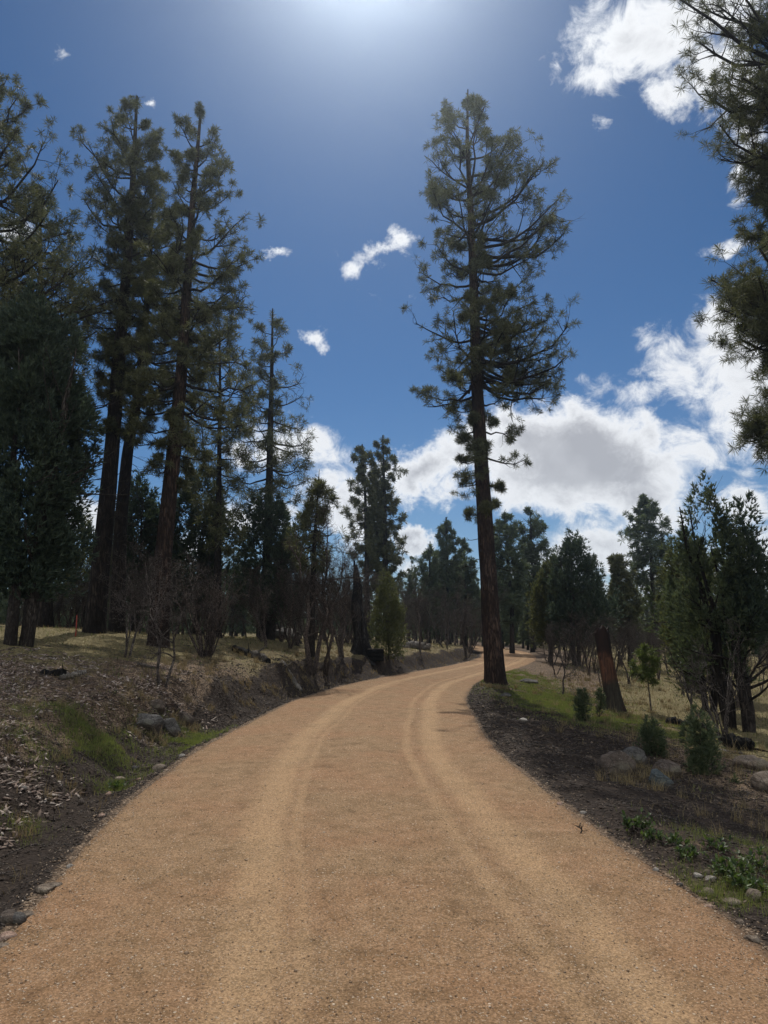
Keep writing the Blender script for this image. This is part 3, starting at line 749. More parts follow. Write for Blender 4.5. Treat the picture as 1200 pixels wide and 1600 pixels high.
# --- pine at the right edge, foot outside the frame
rng = np.random.default_rng(26)
b = place(1335, 13.5); Y = 13.5
rows = [(-260, 20, 20), (-150, 130, 120), (-40, 215, 160), (15, 260, 200), (60, 228, 200), (110, 180, 200), (160, 205, 200), (220, 175, 180), (290, 140, 160), (340, 118, 160), (385, 128, 160), (430, 150, 180), (480, 212, 180), (530, 190, 170), (575, 120, 150), (605, 112, 120), (650, 168, 130), (700, 156, 100), (735, 60, 60)]
pine('tall_pine', b, axis_from(b, Y, [(1332, 1000), (1330, 800), (1326, 600), (1322, 400), (1318, 150), (1312, -250)]), 15.5, .30,
     crown_profile(b, Y, rows), rng, limbs=170, twig=8, tuft=.17, needle=.0095, m=26, tufts=2, mats=('bark_red', 'limb', 'pine'), rot=(-.45, .6), dead=6, k=32, gaps=.06, boost=((7.3, 8.8, pi, .5, 20), (5.5, 6.4, pi, .45, 12), (9.4, 14.8, pi, .8, 36)),
     label='pine whose long-needled branches reach in from the right edge of the photo')
# --- mid-distance pines
def midpine(px, Y, pts, rows, H, r0, seed, label, limbs=60, mats=('bark_black', 'limb', 'pine'), tuft=.25, twig=7, m=11, needle=.028, rot=(-.25, .6), group=None, gaps=.05, dead=6, tufts=1, name='pine_tree', twig_len=-.42):
    rng = np.random.default_rng(seed); b = place(px, Y)
    return pine(name, b, axis_from(b, Y, pts), H, r0, crown_profile(b, Y, rows), rng, limbs=limbs, twig=twig, tuft=tuft, needle=needle, m=m, tufts=tufts, mats=mats, rot=rot, dead=dead, k=12, trunk_rows=40, label=label, group=group, gaps=gaps, twig_len=twig_len)
midpine(414, 31, [(418, 850), (421, 740), (424, 620), (426, 482)], [(484, 6, 6), (505, 20, 16), (540, 30, 38), (575, 28, 54), (600, 40, 50), (640, 44, 62), (675, 56, 78), (705, 62, 60), (735, 70, 66), (765, 60, 62), (800, 50, 40), (830, 24, 20)], 15, .24, 31,
        'layered pine right of the tall left trio, clouds showing through its lower crown', limbs=70, rot=(-.15, .5), gaps=.12, needle=.022)
midpine(340, 27, [(340, 900), (342, 760), (344, 600), (342, 470)], [(470, 8, 8), (520, 40, 40), (580, 60, 56), (640, 64, 60), (700, 58, 50), (760, 48, 46), (830, 36, 40), (870, 20, 20)], 12, .16, 32,
        'slim pine filling the gap right of the reddish left trunk', limbs=60, gaps=.15, needle=.022)
midpine(485, 24, [(489, 900), (493, 820), (499, 733)], [(738, 10, 8), (760, 14, 26), (785, 36, 30), (812, 40, 40), (840, 46, 40), (870, 40, 32), (895, 20, 18)], 6, .13, 33,
        'short thin-crowned pine with a pale forked top before the white clouds', limbs=34, mats=('limb', 'limb', 'pine'), rot=(-.3, .3), gaps=.22, needle=.02)
midpine(574, 48, [(573, 880), (571, 780), (566, 694)], [(698, 5, 5), (712, 18, 16), (730, 22, 16), (755, 40, 14), (775, 24, 14), (800, 32, 14), (830, 28, 12), (860, 30, 12), (885, 22, 14)], 14, .20, 34,
        'left one of the two slender far pines left of the road, one-sided crown', limbs=55, gaps=.1, tuft=.3, needle=.04, rot=(-.1, .35), twig_len=-.35)
midpine(603, 49, [(602, 880), (601, 780), (598, 680)], [(684, 4, 4), (700, 16, 18), (725, 20, 26), (755, 18, 26), (785, 22, 30), (815, 24, 30), (850, 28, 32), (890, 30, 34), (930, 34, 38), (960, 20, 24)], 15, .22, 35,
        'right one of the two slender far pines left of the road, dense to the ground', limbs=90, gaps=.05, tuft=.28, needle=.035, rot=(-.25, .35), twig_len=-.35, m=13)
midpine(590, 51, [(590, 880), (589, 740)], [(742, 4, 4), (770, 14, 14), (820, 18, 18), (880, 20, 22), (930, 20, 22)], 11, .15, 36,
        'lower pine squeezed between the two slender far pines', limbs=60, gaps=-.05, tuft=.3, needle=.045, rot=(-.25, .35), twig_len=-.35)
midpine(700, 58, [(699, 900), (697, 808)], [(812, 4, 4), (828, 12, 14), (850, 20, 22), (880, 24, 26), (920, 26, 26), (960, 22, 22)], 12, .18, 37,
        'tallest of the far pines between the slender pair and the tall roadside trunk', limbs=80, mats=('bark_black', 'limb', 'pine_far'), tuft=.30, needle=.042, gaps=.10, twig_len=-.32)
midpine(670, 56, [(671, 900), (672, 846)], [(848, 4, 4), (866, 16, 14), (900, 22, 18), (950, 24, 22), (985, 18, 18)], 9, .15, 38,
        'lower far pine at the left foot of the tallest far pine', limbs=60, mats=('bark_black', 'limb', 'pine_far'), tuft=.30, needle=.042, gaps=.10, twig_len=-.32)
midpine(728, 60, [(727, 900), (725, 840)], [(842, 4, 4), (862, 12, 12), (895, 20, 18), (940, 24, 22), (980, 20, 20)], 9.5, .15, 39,
        'far pine just left of the tall roadside trunk, beyond the bend', limbs=60, mats=('bark_black', 'limb', 'pine_far'), tuft=.30, needle=.042, gaps=.10, twig_len=-.32)
midpine(800, 52, [(800, 950), (794, 880), (788, 800)], [(802, 5, 5), (825, 20, 20), (860, 30, 24), (900, 34, 26), (940, 30, 24), (975, 14, 14)], 11, .18, 40,
        'far pine directly right of the tall roadside trunk with a visible dark stem', limbs=80, mats=('bark_black', 'limb', 'pine_far'), tuft=.32, needle=.05)
midpine(832, 55, [(832, 950), (831, 870), (828, 792)], [(796, 5, 5), (812, 22, 18), (835, 24, 24), (860, 20, 34), (890, 20, 30), (930, 16, 20)], 12, .16, 41,
        'open far pine above the left shoulder of the big cone-shaped juniper', limbs=55, mats=('bark_black', 'limb', 'pine_far'), tuft=.32, needle=.05, gaps=.1)
midpine(1022, 50, [(1020, 920), (1016, 850), (1005, 770)], [(774, 6, 6), (790, 20, 18), (812, 34, 28), (838, 36, 34), (860, 28, 36), (890, 30, 34), (920, 28, 30)], 11.5, .2, 42,
        'far pine with a rounded open crown between the cone-shaped juniper and the right-hand trees', limbs=62, mats=('bark_black', 'limb', 'pine_far'), tuft=.32, needle=.05, gaps=.1)
midpine(985, 40, [(982, 960), (972, 920), (962, 888)], [(868, 4, 12), (890, 6, 22), (915, 16, 26), (950, 20, 26), (985, 16, 20)], 6, .13, 43,
        'small dark pine with a bare dead leader right of the cone-shaped juniper', limbs=45, tuft=.28, needle=.045, gaps=.05)
# --- junipers
def jun(px, Y, top, rows, r0, seed, label, **kw):
    rng = np.random.default_rng(seed); b = place(px, Y); name = kw.pop('name', 'juniper_tree')
    H = at(600, top, Y)[2] - b[2]
    return juniper(name, b, H, r0, crown_profile(b, Y, rows), rng, label=label, **kw)
jun(25, 15.5, 488, [(485, 20, 20), (520, 60, 50), (580, 85, 72), (650, 100, 88), (730, 100, 92), (800, 95, 80), (870, 90, 76), (925, 60, 60)], .16, 51,
    'huge dense dark juniper filling the left edge below the pines', lobes=420, per=75, spray=.13, w=.035, lobe_r=.30, mats=('bark_grey', 'juniper_dark'), stems=3, fill=.35)
jun(128, 27, 820, [(815, 10, 10), (850, 36, 40), (890, 52, 48), (925, 36, 40)], .08, 52, 'small lacy pine-like juniper left of the thickest black trunk', lobes=60, per=40, spray=.16, w=.04, lobe_r=.3, mats=('bark_grey', 'juniper_olive'))
jun(415, 30, 786, [(785, 14, 14), (810, 42, 40), (850, 62, 60), (900, 66, 66), (940, 60, 60), (960, 40, 40)], .14, 53, 'round dome-topped dark juniper behind the layered pine', lobes=170, per=45, spray=.17, w=.05, lobe_r=.42, mats=('bark_grey', 'juniper_dark'), stems=2, fill=.35)
jun(300, 30, 740, [(740, 10, 10), (780, 40, 40), (840, 60, 54), (900, 60, 50), (950, 40, 40)], .12, 54, 'dark juniper behind the reddish trunk of the left trio', lobes=180, per=50, spray=.18, w=.05, lobe_r=.42, mats=('bark_grey', 'juniper_dark'), stems=2, fill=.35)
jun(205, 29, 760, [(760, 10, 10), (800, 44, 40), (860, 60, 54), (910, 50, 50), (950, 30, 30)], .12, 55, 'dark juniper seen between the trunks of the left trio', lobes=150, per=50, spray=.18, w=.05, lobe_r=.42, mats=('bark_grey', 'juniper_dark'), stems=2, fill=.35)
jun(606, 29.8, 905, [(903, 6, 5), (925, 20, 14), (955, 26, 24), (990, 34, 30), (1024, 30, 28)], .06, 56, 'bushy green juniper beside the jagged burnt snag', lobes=120, per=26, spray=.13, w=.026, lobe_r=.26, mats=('bark_grey', 'juniper_olive'), fill=.35)
jun(905, 38, 846, [(845, 8, 8), (868, 26, 26), (900, 36, 42), (940, 42, 60), (975, 42, 66), (998, 24, 30)], .14, 57, 'large dark cone-shaped juniper on the far right side of the road bend', lobes=210, per=42, spray=.19, w=.055, lobe_r=.42, mats=('bark_grey', 'juniper_dark'), stems=2, fill=.35)
jun(862, 40, 888, [(886, 8, 8), (910, 24, 22), (950, 34, 26), (985, 32, 24), (1000, 20, 20)], .10, 58, 'olive juniper leaning on the left side of the large cone-shaped juniper', lobes=150, per=45, spray=.20, w=.055, lobe_r=.38, mats=('bark_grey', 'juniper_olive'), fill=.35)
# big tangled junipers at the right
jun(1152, 17.5, 758, [(757, 10, 10), (775, 26, 18), (800, 34, 26), (840, 60, 40), (880, 80, 50), (920, 100, 50), (970, 116, 44), (1010, 100, 44), (1050, 70, 30)], .12, 59,
    'large ragged juniper at the right with blackened leaning stems and a drooping left side', lobes=150, per=38, spray=.13, w=.034, lobe_r=.26, mats=('bark_black', 'juniper'), stems=3, lean=-.3, fill=.3)
jun(1186, 17, 782, [(783, 8, 8), (800, 20, 18), (850, 26, 22), (900, 36, 40), (950, 40, 60), (1000, 40, 60)], .13, 60,
    'thick-stemmed juniper crowding the right edge beside the large ragged one', lobes=95, per=36, spray=.14, w=.034, lobe_r=.25, mats=('bark_black', 'juniper_dark'), stems=2, fill=.3)
jun(1085, 26, 850, [(848, 8, 8), (880, 30, 30), (920, 40, 40), (970, 44, 44), (1010, 30, 30)], .09, 61, 'olive juniper behind the drooping left side of the large ragged juniper', lobes=120, per=40, spray=.17, w=.045, lobe_r=.32, mats=('bark_black', 'juniper_olive'), stems=2)
jun(1108, 21, 900, [(900, 20, 20), (940, 50, 46), (990, 60, 50), (1040, 50, 40), (1075, 24, 24)], .07, 62, 'low spreading olive juniper in front of the right-hand thicket', lobes=110, per=34, spray=.15, w=.04, lobe_r=.30, mats=('bark_black', 'juniper_olive'), stems=3)
# seedlings
SEED = 'juniper seedlings on the right verge'
jun(910, 15.6, 1088, [(1086, 5, 5), (1100, 10, 10), (1120, 12, 12), (1136, 9, 9)], .012, 63, 'small conical juniper seedling in the green grass left of the burnt stump', name='juniper_seedling', cat='shrub', lobes=26, per=20, spray=.08, w=.016, lobe_r=.10, fill=.3)
jun(937, 17, 1085, [(1084, 4, 4), (1095, 8, 8), (1110, 9, 9)], .010, 64, 'tiny juniper seedling at the left foot of the burnt stump', name='juniper_seedling', cat='shrub', lobes=14, per=18, spray=.08, w=.016, lobe_r=.09, fill=.3)
jun(1018, 11.8, 1135, [(1132, 6, 6), (1150, 18, 20), (1170, 24, 26), (1192, 22, 20)], .014, 65, 'feathery juniper seedling behind the boulders', name='juniper_seedling', cat='shrub', lobes=40, per=22, spray=.07, w=.014, lobe_r=.09, fill=.2)
jun(1096, 10.5, 1115, [(1112, 8, 8), (1140, 26, 26), (1175, 38, 38), (1205, 34, 34), (1230, 20, 20)], .016, 66, 'largest feathery juniper seedling right of the bluish boulder', name='juniper_seedling', cat='shrub', lobes=66, per=24, spray=.07, w=.014, lobe_r=.10, fill=.15)
jun(1140, 10, 1240, [(1238, 8, 8), (1255, 20, 20), (1275, 18, 18)], .010, 67, 'low dull juniper seedling in the shade at the lower right', name='juniper_seedling', cat='shrub', lobes=20, per=26, spray=.08, w=.018, lobe_r=.09, fill=.2)
# ------------------------------------------------------------------ distant treeline
def far_proto(kind, seed, H=12):
    rng = np.random.default_rng(seed)
    rows = {0: [(.14, .7, .7), (.3, 1.3, 1.5), (.55, 1.2, 1.05), (.8, .65, .6), (.98, .12, .12)],
            1: [(.34, .7, 1.0), (.5, 1.4, 1.0), (.65, 1.0, 1.4), (.85, .9, .75), (.98, .2, .2)],
            2: [(.08, 1.2, 1.1), (.3, 1.4, 1.4), (.6, .95, .9), (.85, .42, .42), (.99, .06, .06)]}[kind]
    prof = [(h * H, l, r) for h, l, r in rows]
    return pine('pine_tree', (0, 0, 0), [(0, 0, 0), (.1, 0, H * .5), (.05, 0, H)], H, .17, prof, rng, limbs=[70, 50, 80][kind], twig=6, tuft=.30, needle=.045, m=9, tufts=1,
                mats=('bark_black', 'limb', ['pine_far', 'pine', 'pine_far'][kind]), rot=(-.2, .45), dead=4, k=8, trunk_rows=24, gaps=.06, twig_len=-.38)
protos = [far_proto(0, 101), far_proto(1, 102), far_proto(2, 103)]
used_proto = set()
def far_tree(k, px, Y, top, rz, label, group):
    x, y, z = place(px, Y); H = at(px, top, Y)[2] - z; sc = H / 12.
    sh = (sc * (1 if sc > .8 else 1.15), sc * (1 if sc > .8 else 1.15), sc)
    if k not in used_proto:
        used_proto.add(k); o = protos[k]; o.location = (x, y, z); o.rotation_euler = (0, 0, rz); o.scale = sh
        tag(o, label, 'tree', group); return o
    o = dup(protos[k], (x, y, z), rz, sh, label, group); return o
rnd = random.Random(5)
ORD = 'leftmost second third fourth fifth sixth seventh eighth ninth tenth eleventh twelfth thirteenth fourteenth fifteenth sixteenth seventeenth eighteenth nineteenth twentieth'.split()
ORD += ['twenty-' + w for w in 'first second third fourth fifth sixth seventh eighth ninth'.split()] + ['thirtieth'] + ['thirty-' + w for w in 'first second third fourth fifth'.split()]
def ordinal(q): return ORD[0] if q == 0 else ORD[q] + ' from left'
zones = [((-120, 135), (36, 60), (835, 905), 20, 'pine in the dim treeline behind the far left juniper', 'pines behind the far left trunks'),
         ((135, 420), (36, 64), (810, 900), 20, 'dark treeline pine behind the left-hand trio of trunks', 'pines behind the left trio'),
         ((425, 640), (56, 90), (880, 930), 20, 'treeline pine behind the jagged snag and oaks', 'pines behind the oaks and snag'),
         ((640, 765), (64, 105), (868, 935), 20, 'distant pine beyond the bend, left of the roadside trunk', 'distant pines left of the roadside trunk'),
         ((775, 850), (62, 100), (860, 935), 16, 'distant pine beyond the bend, right of the roadside trunk', 'distant pines right of the roadside trunk'),
         ((850, 1060), (56, 95), (885, 945), 28, 'distant pine behind the right-hand field', 'distant pines behind the right field'),
         ((1060, 1330), (40, 85), (850, 930), 26, 'pine behind the ragged right-hand junipers', 'pines behind the right junipers')]
for (a, c), (y0, y1), (t0, t1), n, lab, grp in zones:
    for q in range(n):
        px = a + (c - a) * (q + rnd.random()) / n
        far_tree(rnd.choice((0, 1, 2, 2)), px, rnd.uniform(y0, y1), rnd.uniform(t0, t1), rnd.uniform(0, 6.28), ordinal(q) + ' ' + lab, grp)

# far-off undergrowth that reads as one mass between and behind the last pines
rng = np.random.default_rng(150)
n = 1500; fy = rng.uniform(74, 135, n); fx = (rng.uniform(-300, 1700, n) - 600) / F * fy * 1.05
k = (fx < xl(fy) - 2.5) | (fx > xr(fy) + 2.5); fx, fy = fx[k], fy[k]
fh = rng.uniform(1.2, 4.2, len(fx)); rr_ = np.repeat(fh, 40); o_ = rand_unit(rng, len(rr_)) * (rr_ * .45)[:, None] * (rng.uniform(0, 1, len(rr_)) ** .4)[:, None]
C_ = np.stack([np.repeat(fx, 40), np.repeat(fy, 40), np.repeat(terrain(fx, fy), 40) + rr_ * .45], 1) + o_
V, Tn = tri_blades(C_, norm(o_ + np.array([0, 0, .3])), rng.uniform(.25, .5, len(rr_)), rng, 4, .13, .6, .7)
tag(mesh('distant_undergrowth', V, [Tn], M['juniper']), 'far-off scrub closing the gaps low behind the distant pines', 'undergrowth', kind='stuff')
# ------------------------------------------------------------------ bare oaks
def oak_at(px, Y, top, seed, label, zoff=0, **kw):
    b = place(px, Y); H = at(px, top, Y)[2] - b[2]
    return oak('bare_oak', b, H, np.random.default_rng(seed), label=label, **kw)
oak_at(197, 16, 835, 201, 'leafless grey-twigged oak sapling on the bank before the thick black trunks', stems=3, r0=.028, dens=1.1, spreadang=.32)
oak_at(253, 13.8, 845, 202, 'nearest leafless oak sapling on the left bank with pale tangled twigs', stems=3, r0=.030, dens=1.2, spreadang=.40)
oak_at(322, 19, 872, 203, 'dense clump of many dark leafless stems fanning out on the left bank', stems=22, r0=.035, dens=.55, spreadang=.42, mat='twig_brown', cat='shrub', lv=(8, 5, 4, 0))
oak_at(418, 24, 880, 204, 'leafless oak below the round dome-topped juniper', stems=3, r0=.04, mat='twig_brown')
oak_at(486, 22.5, 800, 205, 'thickest leafless oak trunk below the short thin-crowned pine', stems=2, r0=.085, dens=1.1, spreadang=.10, mat='twig_brown')
oak_at(508, 23.5, 845, 206, 'leafless oak leaning right just beside the thickest oak trunk', stems=2, r0=.06, dens=1.1, spreadang=.16, mat='twig_brown')
oak_at(536, 26, 850, 207, 'thin leafless oak between the leaning oak and the jagged snag', stems=3, r0=.05, spreadang=.2, mat='twig_brown')
oak_at(450, 26, 880, 208, 'small leafless oak in front of the large pale boulder', stems=2, r0=.045, spreadang=.2, mat='twig_brown')
oak_at(657, 35, 905, 209, 'slim leafless oak beside the bleached hollow log', stems=1, r0=.06, spreadang=.1, mat='twig_brown')
oak_at(877, 22, 960, 210, 'small leafless sapling at the edge of the field right of the tall roadside pine', stems=1, r0=.03, spreadang=.12)
oak_at(1132, 14.5, 960, 211, 'thicket of thin leafless stems in front of the right-hand junipers', stems=8, r0=.025, dens=.5, spreadang=.35, cat='shrub', lv=(7, 5, 4, 0))
op = [oak('bare_oak', (0, 0, 0), 3.0, np.random.default_rng(220 + q), stems=[2, 3, 4][q], r0=.045, spreadang=[.15, .25, .35][q], mat=['twig_brown', 'twig', 'twig_brown'][q], lv=(9, 6, 4, 3)) for q in range(3)]
used_op = set()
ozones = [((20, 150), (24, 32), (1.3, 2.2), 18, 'leafless brush clump left of the thick black trunk', 'brush at far left'),
          ((140, 420), (23, 34), (1.8, 3.2), 18, 'leafless oak behind the left-hand trio of trunks', 'oaks behind the left trio'),
          ((430, 560), (27, 40), (2.6, 4.2), 24, 'leafless oak crowded behind the thickest oak trunk', 'oaks left of the snag'),
          ((625, 755), (42, 60), (2.4, 4.2), 26, 'leafless oak on the bank left of the roadside trunk', 'oaks beyond the bleached log'),
          ((790, 850), (44, 60), (2.2, 3.2), 8, 'leafless oak beyond the road, right of the roadside trunk', 'oaks beyond the road'),
          ((845, 1075), (26, 48), (1.8, 3.0), 34, 'leafless oak along the back of the right-hand field', 'oaks in the right field'),
          ((1060, 1220), (19, 30), (1.6, 3.0), 14, 'leafless stems under the right-hand junipers', 'stems under the right junipers')]
for (a, c), (y0, y1), (h0, h1), n, lab, grp in ozones:
    cnt = 0
    for q in range(n):
        px = a + (c - a) * (q + rnd.random()) / n; Y = rnd.uniform(y0, y1); k = rnd.randrange(3)
        p = place(px, Y); sc = rnd.uniform(h0, h1) / 3.
        if xl(p[1]) - .5 < p[0] < xr(p[1]) + .5: continue
        if k not in used_op:
            used_op.add(k); o = op[k]; o.location = p; o.scale = (sc,) * 3; tag(o, ordinal(cnt) + ' ' + lab, 'tree', grp)
        else: dup(op[k], p, rnd.uniform(0, 6.28), sc, ordinal(cnt) + ' ' + lab, grp)
        cnt += 1

# young light-green pine sapling in the field
rng = np.random.default_rng(301)
b = place(1018, 19.5)
pine('pine_sapling', b, [(0, 0, 0), (-.05, 0, .8), (-.12, 0, 1.65)], 1.65, .022, [(.75, .25, .2), (1.1, .42, .30), (1.4, .25, .25), (1.62, .1, .1)], rng, limbs=16, twig=3, tuft=.16, needle=.016, m=12, tufts=1,
     mats=('twig', 'twig', 'young'), rot=(.1, .6), k=6, trunk_rows=16, flare=0 if False else 1, label='thin pale-green pine sapling standing in the dry field right of the burnt stump', cat='tree', sink=.1) if False else \
pine('pine_sapling', b, [(0, 0, 0), (-.05, 0, .8), (-.12, 0, 1.65)], 1.65, .022, [(.75, .25, .2), (1.1, .42, .30), (1.4, .25, .25), (1.62, .1, .1)], rng, limbs=16, twig=3, tuft=.16, needle=.016, m=12, tufts=1,
     mats=('twig', 'twig', 'young'), rot=(.1, .6), k=6, trunk_rows=16, label='thin pale-green pine sapling standing in the dry field right of the burnt stump', cat='tree', sink=.1)

# ------------------------------------------------------------------ stones, stump, snag, logs
def icosphere(sub):
    import bmesh
    bm = bmesh.new(); bmesh.ops.create_icosphere(bm, subdivisions=sub, radius=1); bm.verts.ensure_lookup_table()
    V = np.array([v.co[:] for v in bm.verts]); Fc = np.array([[v.index for v in f.verts] for f in bm.faces]); bm.free(); return V, Fc
ICO = {k: icosphere(k) for k in (1, 2, 3, 5)}
def rock_mat(name, a, b, spots=(.3, .3, .28), sc=1.0):
    m = NT(name); v = m.coord('Object'); n1 = m.noise(v, 6 * sc, 6, .65); n2 = m.noise(v, 45 * sc, 4, .6); n3 = m.noise(v, 2.2 * sc, 3)
    col = m.mix(m.rng(n1, .3, .7), a, b); col = m.mix(m.rng(n2, .6, .72, 0, .6), col, spots); col = m.mix(m.rng(n2, .28, .40, .6, 0), col, tuple(c * .35 for c in a))
    col = m.mix(m.rng(n3, .52, .66, 0, .5), col, (.10, .10, .07))
    ck = m.rng(m.vor(m.coord('Object', (1, 1, 1.4)), 3.2 * sc, 'DISTANCE_TO_EDGE'), .0, .03)
    col = m.mix(m.math('MULTIPLY_ADD', ck, -.55, .55), col, (.02, .017, .014))
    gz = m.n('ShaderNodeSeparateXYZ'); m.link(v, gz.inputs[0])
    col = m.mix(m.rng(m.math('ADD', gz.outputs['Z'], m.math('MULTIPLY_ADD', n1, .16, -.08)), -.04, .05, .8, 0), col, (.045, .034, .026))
    m.bsdf(col, .92, m.bump(m.math('ADD', n1, m.math('MULTIPLY', n2, .5)), 1.0, .05), .15); return m.m
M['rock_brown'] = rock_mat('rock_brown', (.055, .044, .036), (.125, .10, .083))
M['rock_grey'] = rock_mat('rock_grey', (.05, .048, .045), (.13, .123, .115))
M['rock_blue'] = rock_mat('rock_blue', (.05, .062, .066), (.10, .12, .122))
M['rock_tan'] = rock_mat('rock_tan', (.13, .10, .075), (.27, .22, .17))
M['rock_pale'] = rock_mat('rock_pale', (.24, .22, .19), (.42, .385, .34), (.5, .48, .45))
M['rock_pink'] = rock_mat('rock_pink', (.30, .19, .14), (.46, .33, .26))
def rock(name, loc, size, seed, mat, label=None, cat='boulder', group=None, rz=0, tilt=0, planes=7, sub=5, group_=None, rough=.10):
    rng = np.random.default_rng(seed); V, Fc = ICO[sub]; V = V.copy()
    for _ in range(planes):
        d = rand_unit(rng, 1)[0]; lim = rng.uniform(.48, .85); q = V @ d; V = V - np.maximum(q - lim, 0)[:, None] * d[None] * .92
    nn = fbm(V[:, 0] * 1.3 + seed, V[:, 1] * 1.3, V[:, 2] * 1.3, oct=4, seed=seed); V = V * (1 + rough * 1.8 * nn + rough * .35 * fbm(V[:, 0] * 6, V[:, 1] * 6, V[:, 2] * 6, oct=3, seed=seed + 1))[:, None]
    V = V * np.array(size)[None]
    ct, st = cos(tilt), sin(tilt); V = np.stack([V[:, 0] * ct - V[:, 2] * st, V[:, 1], V[:, 0] * st + V[:, 2] * ct], 1)
    o = mesh(name, V, [Fc], mat, smooth=True); o.location = loc; o.rotation_euler = (0, 0, rz); tag(o, label, cat, group); return o
def rock_px(px, py, wpx, hpx, seed, mat, label, Y=None, depth=.8, sink=.32, **kw):
    X, Yg, Z = ground_hit(px, py) if Y is None else place(px, Y)
    dist = sqrt(X * X + Yg * Yg + (Z - CAMZ) ** 2); w = wpx * dist / F / 2; h = hpx * dist / F / 2
    return rock(kw.pop('name', 'boulder'), (X, Yg + w * depth * .5, Z + h * (1 - sink * 2) + 0.0), (w, w * depth, h * 1.1), seed, M[mat], label, **kw)
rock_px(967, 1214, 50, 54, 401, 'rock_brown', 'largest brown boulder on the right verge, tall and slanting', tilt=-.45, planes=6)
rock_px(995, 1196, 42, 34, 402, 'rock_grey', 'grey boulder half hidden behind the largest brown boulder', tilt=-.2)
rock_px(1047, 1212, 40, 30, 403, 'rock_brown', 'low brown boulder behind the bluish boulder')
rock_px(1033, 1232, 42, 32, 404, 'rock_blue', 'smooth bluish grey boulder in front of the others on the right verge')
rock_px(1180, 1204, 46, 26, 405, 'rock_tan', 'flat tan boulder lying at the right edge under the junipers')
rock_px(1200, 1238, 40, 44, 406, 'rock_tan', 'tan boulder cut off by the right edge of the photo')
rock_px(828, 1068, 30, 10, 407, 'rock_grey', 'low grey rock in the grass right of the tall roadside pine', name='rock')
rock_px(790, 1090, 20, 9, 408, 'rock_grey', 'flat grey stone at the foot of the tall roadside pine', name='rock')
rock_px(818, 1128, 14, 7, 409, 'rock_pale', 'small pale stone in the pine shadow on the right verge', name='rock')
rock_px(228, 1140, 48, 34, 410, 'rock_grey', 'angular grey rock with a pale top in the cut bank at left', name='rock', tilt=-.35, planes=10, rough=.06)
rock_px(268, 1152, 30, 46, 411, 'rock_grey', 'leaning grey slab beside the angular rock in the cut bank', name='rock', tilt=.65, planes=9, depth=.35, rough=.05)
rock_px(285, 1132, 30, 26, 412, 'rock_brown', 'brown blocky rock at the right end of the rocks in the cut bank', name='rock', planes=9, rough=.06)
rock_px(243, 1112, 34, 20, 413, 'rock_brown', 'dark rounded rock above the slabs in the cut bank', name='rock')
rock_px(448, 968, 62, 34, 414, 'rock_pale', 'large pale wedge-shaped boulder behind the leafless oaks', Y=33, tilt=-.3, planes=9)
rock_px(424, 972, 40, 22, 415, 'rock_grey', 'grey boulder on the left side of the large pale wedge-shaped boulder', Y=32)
rock_px(36, 1233, 9, 7, 416, 'rock_pale', 'small white stone alone in the dark cut bank at far left', name='rock')

